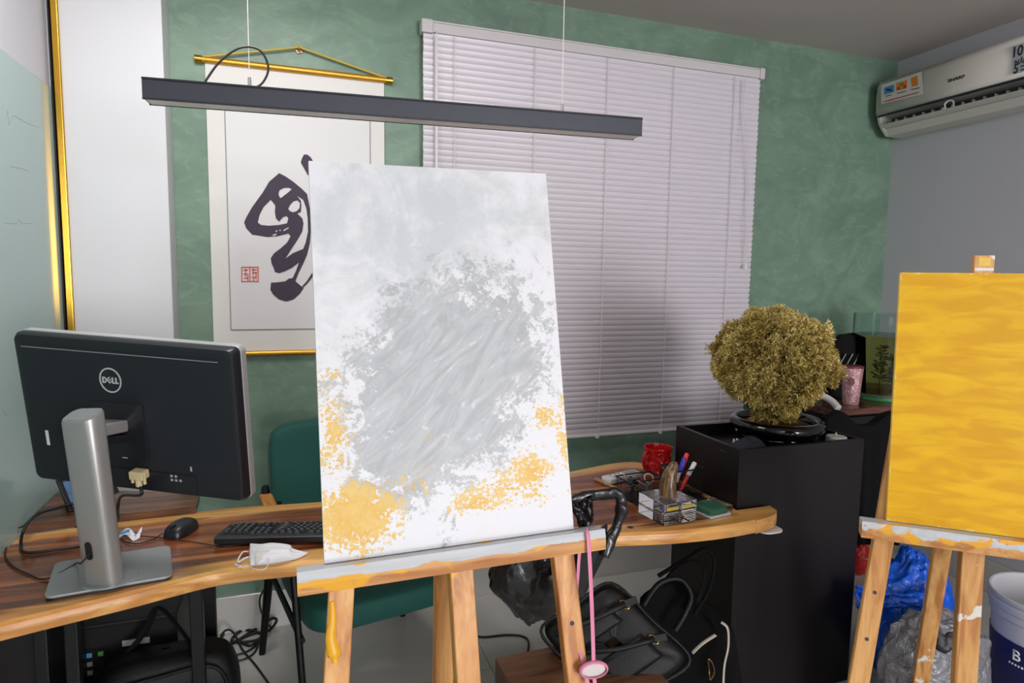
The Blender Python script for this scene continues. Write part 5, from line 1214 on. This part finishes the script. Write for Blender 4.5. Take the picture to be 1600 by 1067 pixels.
MB().lathe([(0.0, 0.0), (br*.86, 0.0), (br*.88, 0.01), (br*.96, bkz-0.085), (br*1.0, bkz-0.08), (br*1.005, bkz-0.055), (br*1.03, bkz-0.05), (br*1.035, bkz-0.03), (br*1.01, bkz-0.028), (br*1.01, bkz-0.02), (br*1.04, bkz-0.016), (br*1.04, bkz-0.003), (br*1.02, bkz), (br*.985, bkz-0.002), (br*.97, bkz-0.03), (br*.84, 0.012), (0.0, 0.008)], (BK.x, BK.y, 0), 64).build('bucket_body', 'bucket', bu_, smooth=35)
MB().lathe([(br*.885, 0.03), (br*.888, 0.03), (br*.957, bkz-0.155), (br*.953, bkz-0.155)], (BK.x, BK.y, 0), 64).build('label', 'navy', bu_, smooth=40)
tow = V((-BK.x, -BK.y, 0)).normalized(); a_c = math.atan2(tow.y, tow.x)
def onb(a, b): 
    z = bkz-0.200+b; rr_ = br*(.885+(z-0.03)/(bkz-0.155)*.07)+0.0012; an = a_c-0.50+a/br
    return V((BK.x+rr_*math.cos(an), BK.y+rr_*math.sin(an), z))
text('letter', 'B', lambda a, b: onb(a*0.055, b*0.055), tow*0.0008, 'white', bu_, 1.0, 0.02)
mb = MB()
for k in range(5): p = onb(-0.02+0.011*k, -0.034); mb.obox(p, V((-math.sin(a_c), math.cos(a_c), 0))*0.004, tow*0.0008, V((0, 0, 0.0035)))
mb.build('fine_print', 'white', bu_)
tb2 = thing('tissue_pack', 'small grey-white carton on the floor behind the paint bucket', 'box', hz(1590, 915, 0))
pq = hz(1590, 915, 0); MB().box(pq+V((0.06, 0.06, 0.14)), (0.24, 0.16, 0.28), 0.3).build('carton', 'bucket', tb2, bevel=0.004)

# ================================================================== air conditioner on the right wall
AY0, AY1, AT, AB = 1.98, 2.785, 2.632, 2.335
ac = thing('air_conditioner', 'white split air conditioner with open louvre high on the right wall', 'air conditioner', (XR, (AY0+AY1)/2, AB))
xf = XR-0.195
prof = [(XR-0.001, AT), (XR-0.15, AT), (xf-0.004, AT-0.018), (xf-0.012, AT-0.10), (xf-0.004, AT-0.185), (xf+0.005, AT-0.20), (xf+0.03, AT-0.215), (xf+0.12, AT-0.255), (XR-0.10, AB), (XR-0.001, AB)]
body = [(XR-0.001, AT), (XR-0.15, AT), (xf+0.006, AT-0.02), (xf+0.0, AT-0.10), (xf+0.006, AT-0.192), (xf+0.075, AT-0.205), (xf+0.10, AT-0.25), (xf+0.045, AT-0.262), (xf+0.075, AB), (XR-0.001, AB)]
MB().extrude([V((a, AY0+0.02, b)) for a, b in body], V((0, AY1-AY0-0.04, 0))).build('casing', 'ac', ac, fixn=True, bevel=0.003)
side = [(XR-0.001, AT), (XR-0.15, AT), (xf+0.003, AT-0.02), (xf-0.004, AT-0.10), (xf+0.002, AT-0.19), (xf+0.016, AT-0.235), (xf+0.045, AT-0.27), (xf+0.075, AB), (XR-0.001, AB)]
for y in (AY0, AY1-0.02): MB().extrude([V((a, y, b)) for a, b in side], V((0, 0.02, 0))).build('end_cap', 'ac_side', ac, fixn=True, bevel=0.003)
fpn = MB(); vs_ = []
pf_ = [(xf+0.01, AT-0.012), (xf-0.006, AT-0.04), (xf-0.010, AT-0.10), (xf-0.008, AT-0.16), (xf-0.002, AT-0.192)]
fpn.grid(lambda a, b: V((pf_[int(round(b*4))][0], AY0+0.004+(AY1-AY0-0.008)*a, pf_[int(round(b*4))][1])), 2, 4)
front = fpn.build('front_panel', 'ac', ac, smooth=60, solid=0.006)
MB().obox((xf+0.0, (AY0+AY1)/2, AT-0.1985), (0.006, 0, 0), (0, (AY1-AY0)/2-0.012, 0), (0, 0, 0.0038)).build('dark_line', 'ac_navy', ac)
MB().obox((xf+0.068, (AY0+AY1)/2, AT-0.232), (0.012, 0, 0), (0, (AY1-AY0)/2-0.05, 0), (0, 0, 0.020)).build('air_outlet', 'ac_dark', ac)
for k in range(13):
    MB().obox((xf+0.05, AY1-0.09-0.052*k, AT-0.236), (0.014, 0, 0), (0, 0.0015, 0), (0, 0, 0.013)).build('vane', 'ac_side', ac)
MB().obox((xf+0.028, (AY0+AY1)/2, AT-0.254), V((0.030, 0, -0.006)), (0, (AY1-AY0)/2-0.03, 0), V((0.0004, 0, 0.0018))).build('louvre', 'ac', ac, bevel=0.0008)
lv = MB().tube(spline([(xf+0.02, 2.395, AT-0.245), (xf+0.012, 2.40, AT-0.222), (xf+0.02, 2.39, AT-0.206), (xf+0.028, 2.37, AT-0.21), (xf+0.024, 2.362, AT-0.24)], 5), 0.004, 8).build('louvre_link', 'white', ac, smooth=60)
MB().lathe([(0, 0.008), (0.008, 0.006), (0.008, -0.006), (0, -0.008)], (xf+0.012, 2.40, AT-0.243), 10).build('link_knob', 'white', lv, smooth=60)
AX = xf-0.0145
onac = lambda px, py: hx(px, py, AX)
nac = V((-0.0008, 0, 0))
stk = MB(); stk.extrude([onac(1377, 133), onac(1440, 112), onac(1443, 147), onac(1377, 163)], nac); stk = stk.build('sticker', 'sticker', ac)
def patch(nm, m, pts, k=1.8): return (lambda mb: (mb.extrude([onac(*p)+nac*k for p in pts], nac), mb.build(nm, m, stk)))(MB())
patch('picture', 'print_blue', [(1382, 137), (1397, 132), (1397, 144), (1382, 148)])
patch('picture', 'print_orange', [(1401, 130), (1418, 125), (1417, 138), (1401, 142)])
patch('picture', 'print_orange', [(1424, 122), (1434, 118), (1435, 133), (1425, 136)])
patch('picture_detail', 'print_green', [(1407, 131), (1412, 129), (1412, 133), (1407, 135)], 3)
patch('picture_detail', 'print_red', [(1402, 137), (1407, 135.5), (1407, 140), (1402, 141.5)], 3)
patch('picture_detail', 'print_red', [(1412, 133), (1417, 132), (1417, 137), (1412, 138.5)], 3)
patch('picture_detail', 'ac_navy', [(1384, 139), (1392, 139), (1396, 142), (1386, 142)], 3)
for xs in ((1384, 1393), (1402, 1416), (1424, 1437)):
    yb = 150-(xs[0]-1384)*0.255; patch('caption', 'print_dark', [(xs[0], yb), (xs[1], yb-(xs[1]-xs[0])*.26), (xs[1], yb+1.2-(xs[1]-xs[0])*.26), (xs[0], yb+1.2)])
patch('red_stripe', 'print_red', [(1380, 159), (1390, 156), (1436, 143.6), (1436, 145), (1391, 157.6), (1380, 160)])
ctr = onac(1494, 123); dyv = onac(1508, 119)-onac(1481, 127)
LW = dyv.length; ydir = V((0, -1, 0))
text('brand_lettering', 'SHARP', lambda a, b: ctr+ydir*(a*LW/3.0)+V((0, 0, b*LW/3.0*0.72)), nac, 'print_dark', ac, 1.0, 0.03)
st2 = MB(); st2.extrude([onac(1582, 72), onac(1640, 55), onac(1640, 100), onac(1582, 117)], nac); st2 = st2.build('warranty_sticker', 'pale_blue', ac)
def t2(body, px, py, sz, m='print_dark', b=0.02):
    c_ = onac(px, py)+nac*2; text('lettering', body, lambda a, bb: c_+ydir*(a*sz*0.8)+V((0, 0, bb*sz)), nac, m, st2, 1.0, b)
t2('10', 1590, 81, 0.062); t2('5', 1588, 108, 0.055); t2('NĂM', 1596, 96, 0.03)
for dy in (0, 7): patch('fine_print', 'print_dark', [(1595, 103+dy*.8), (1606, 100+dy*.8), (1606, 102+dy*.8), (1595, 105+dy*.8)])
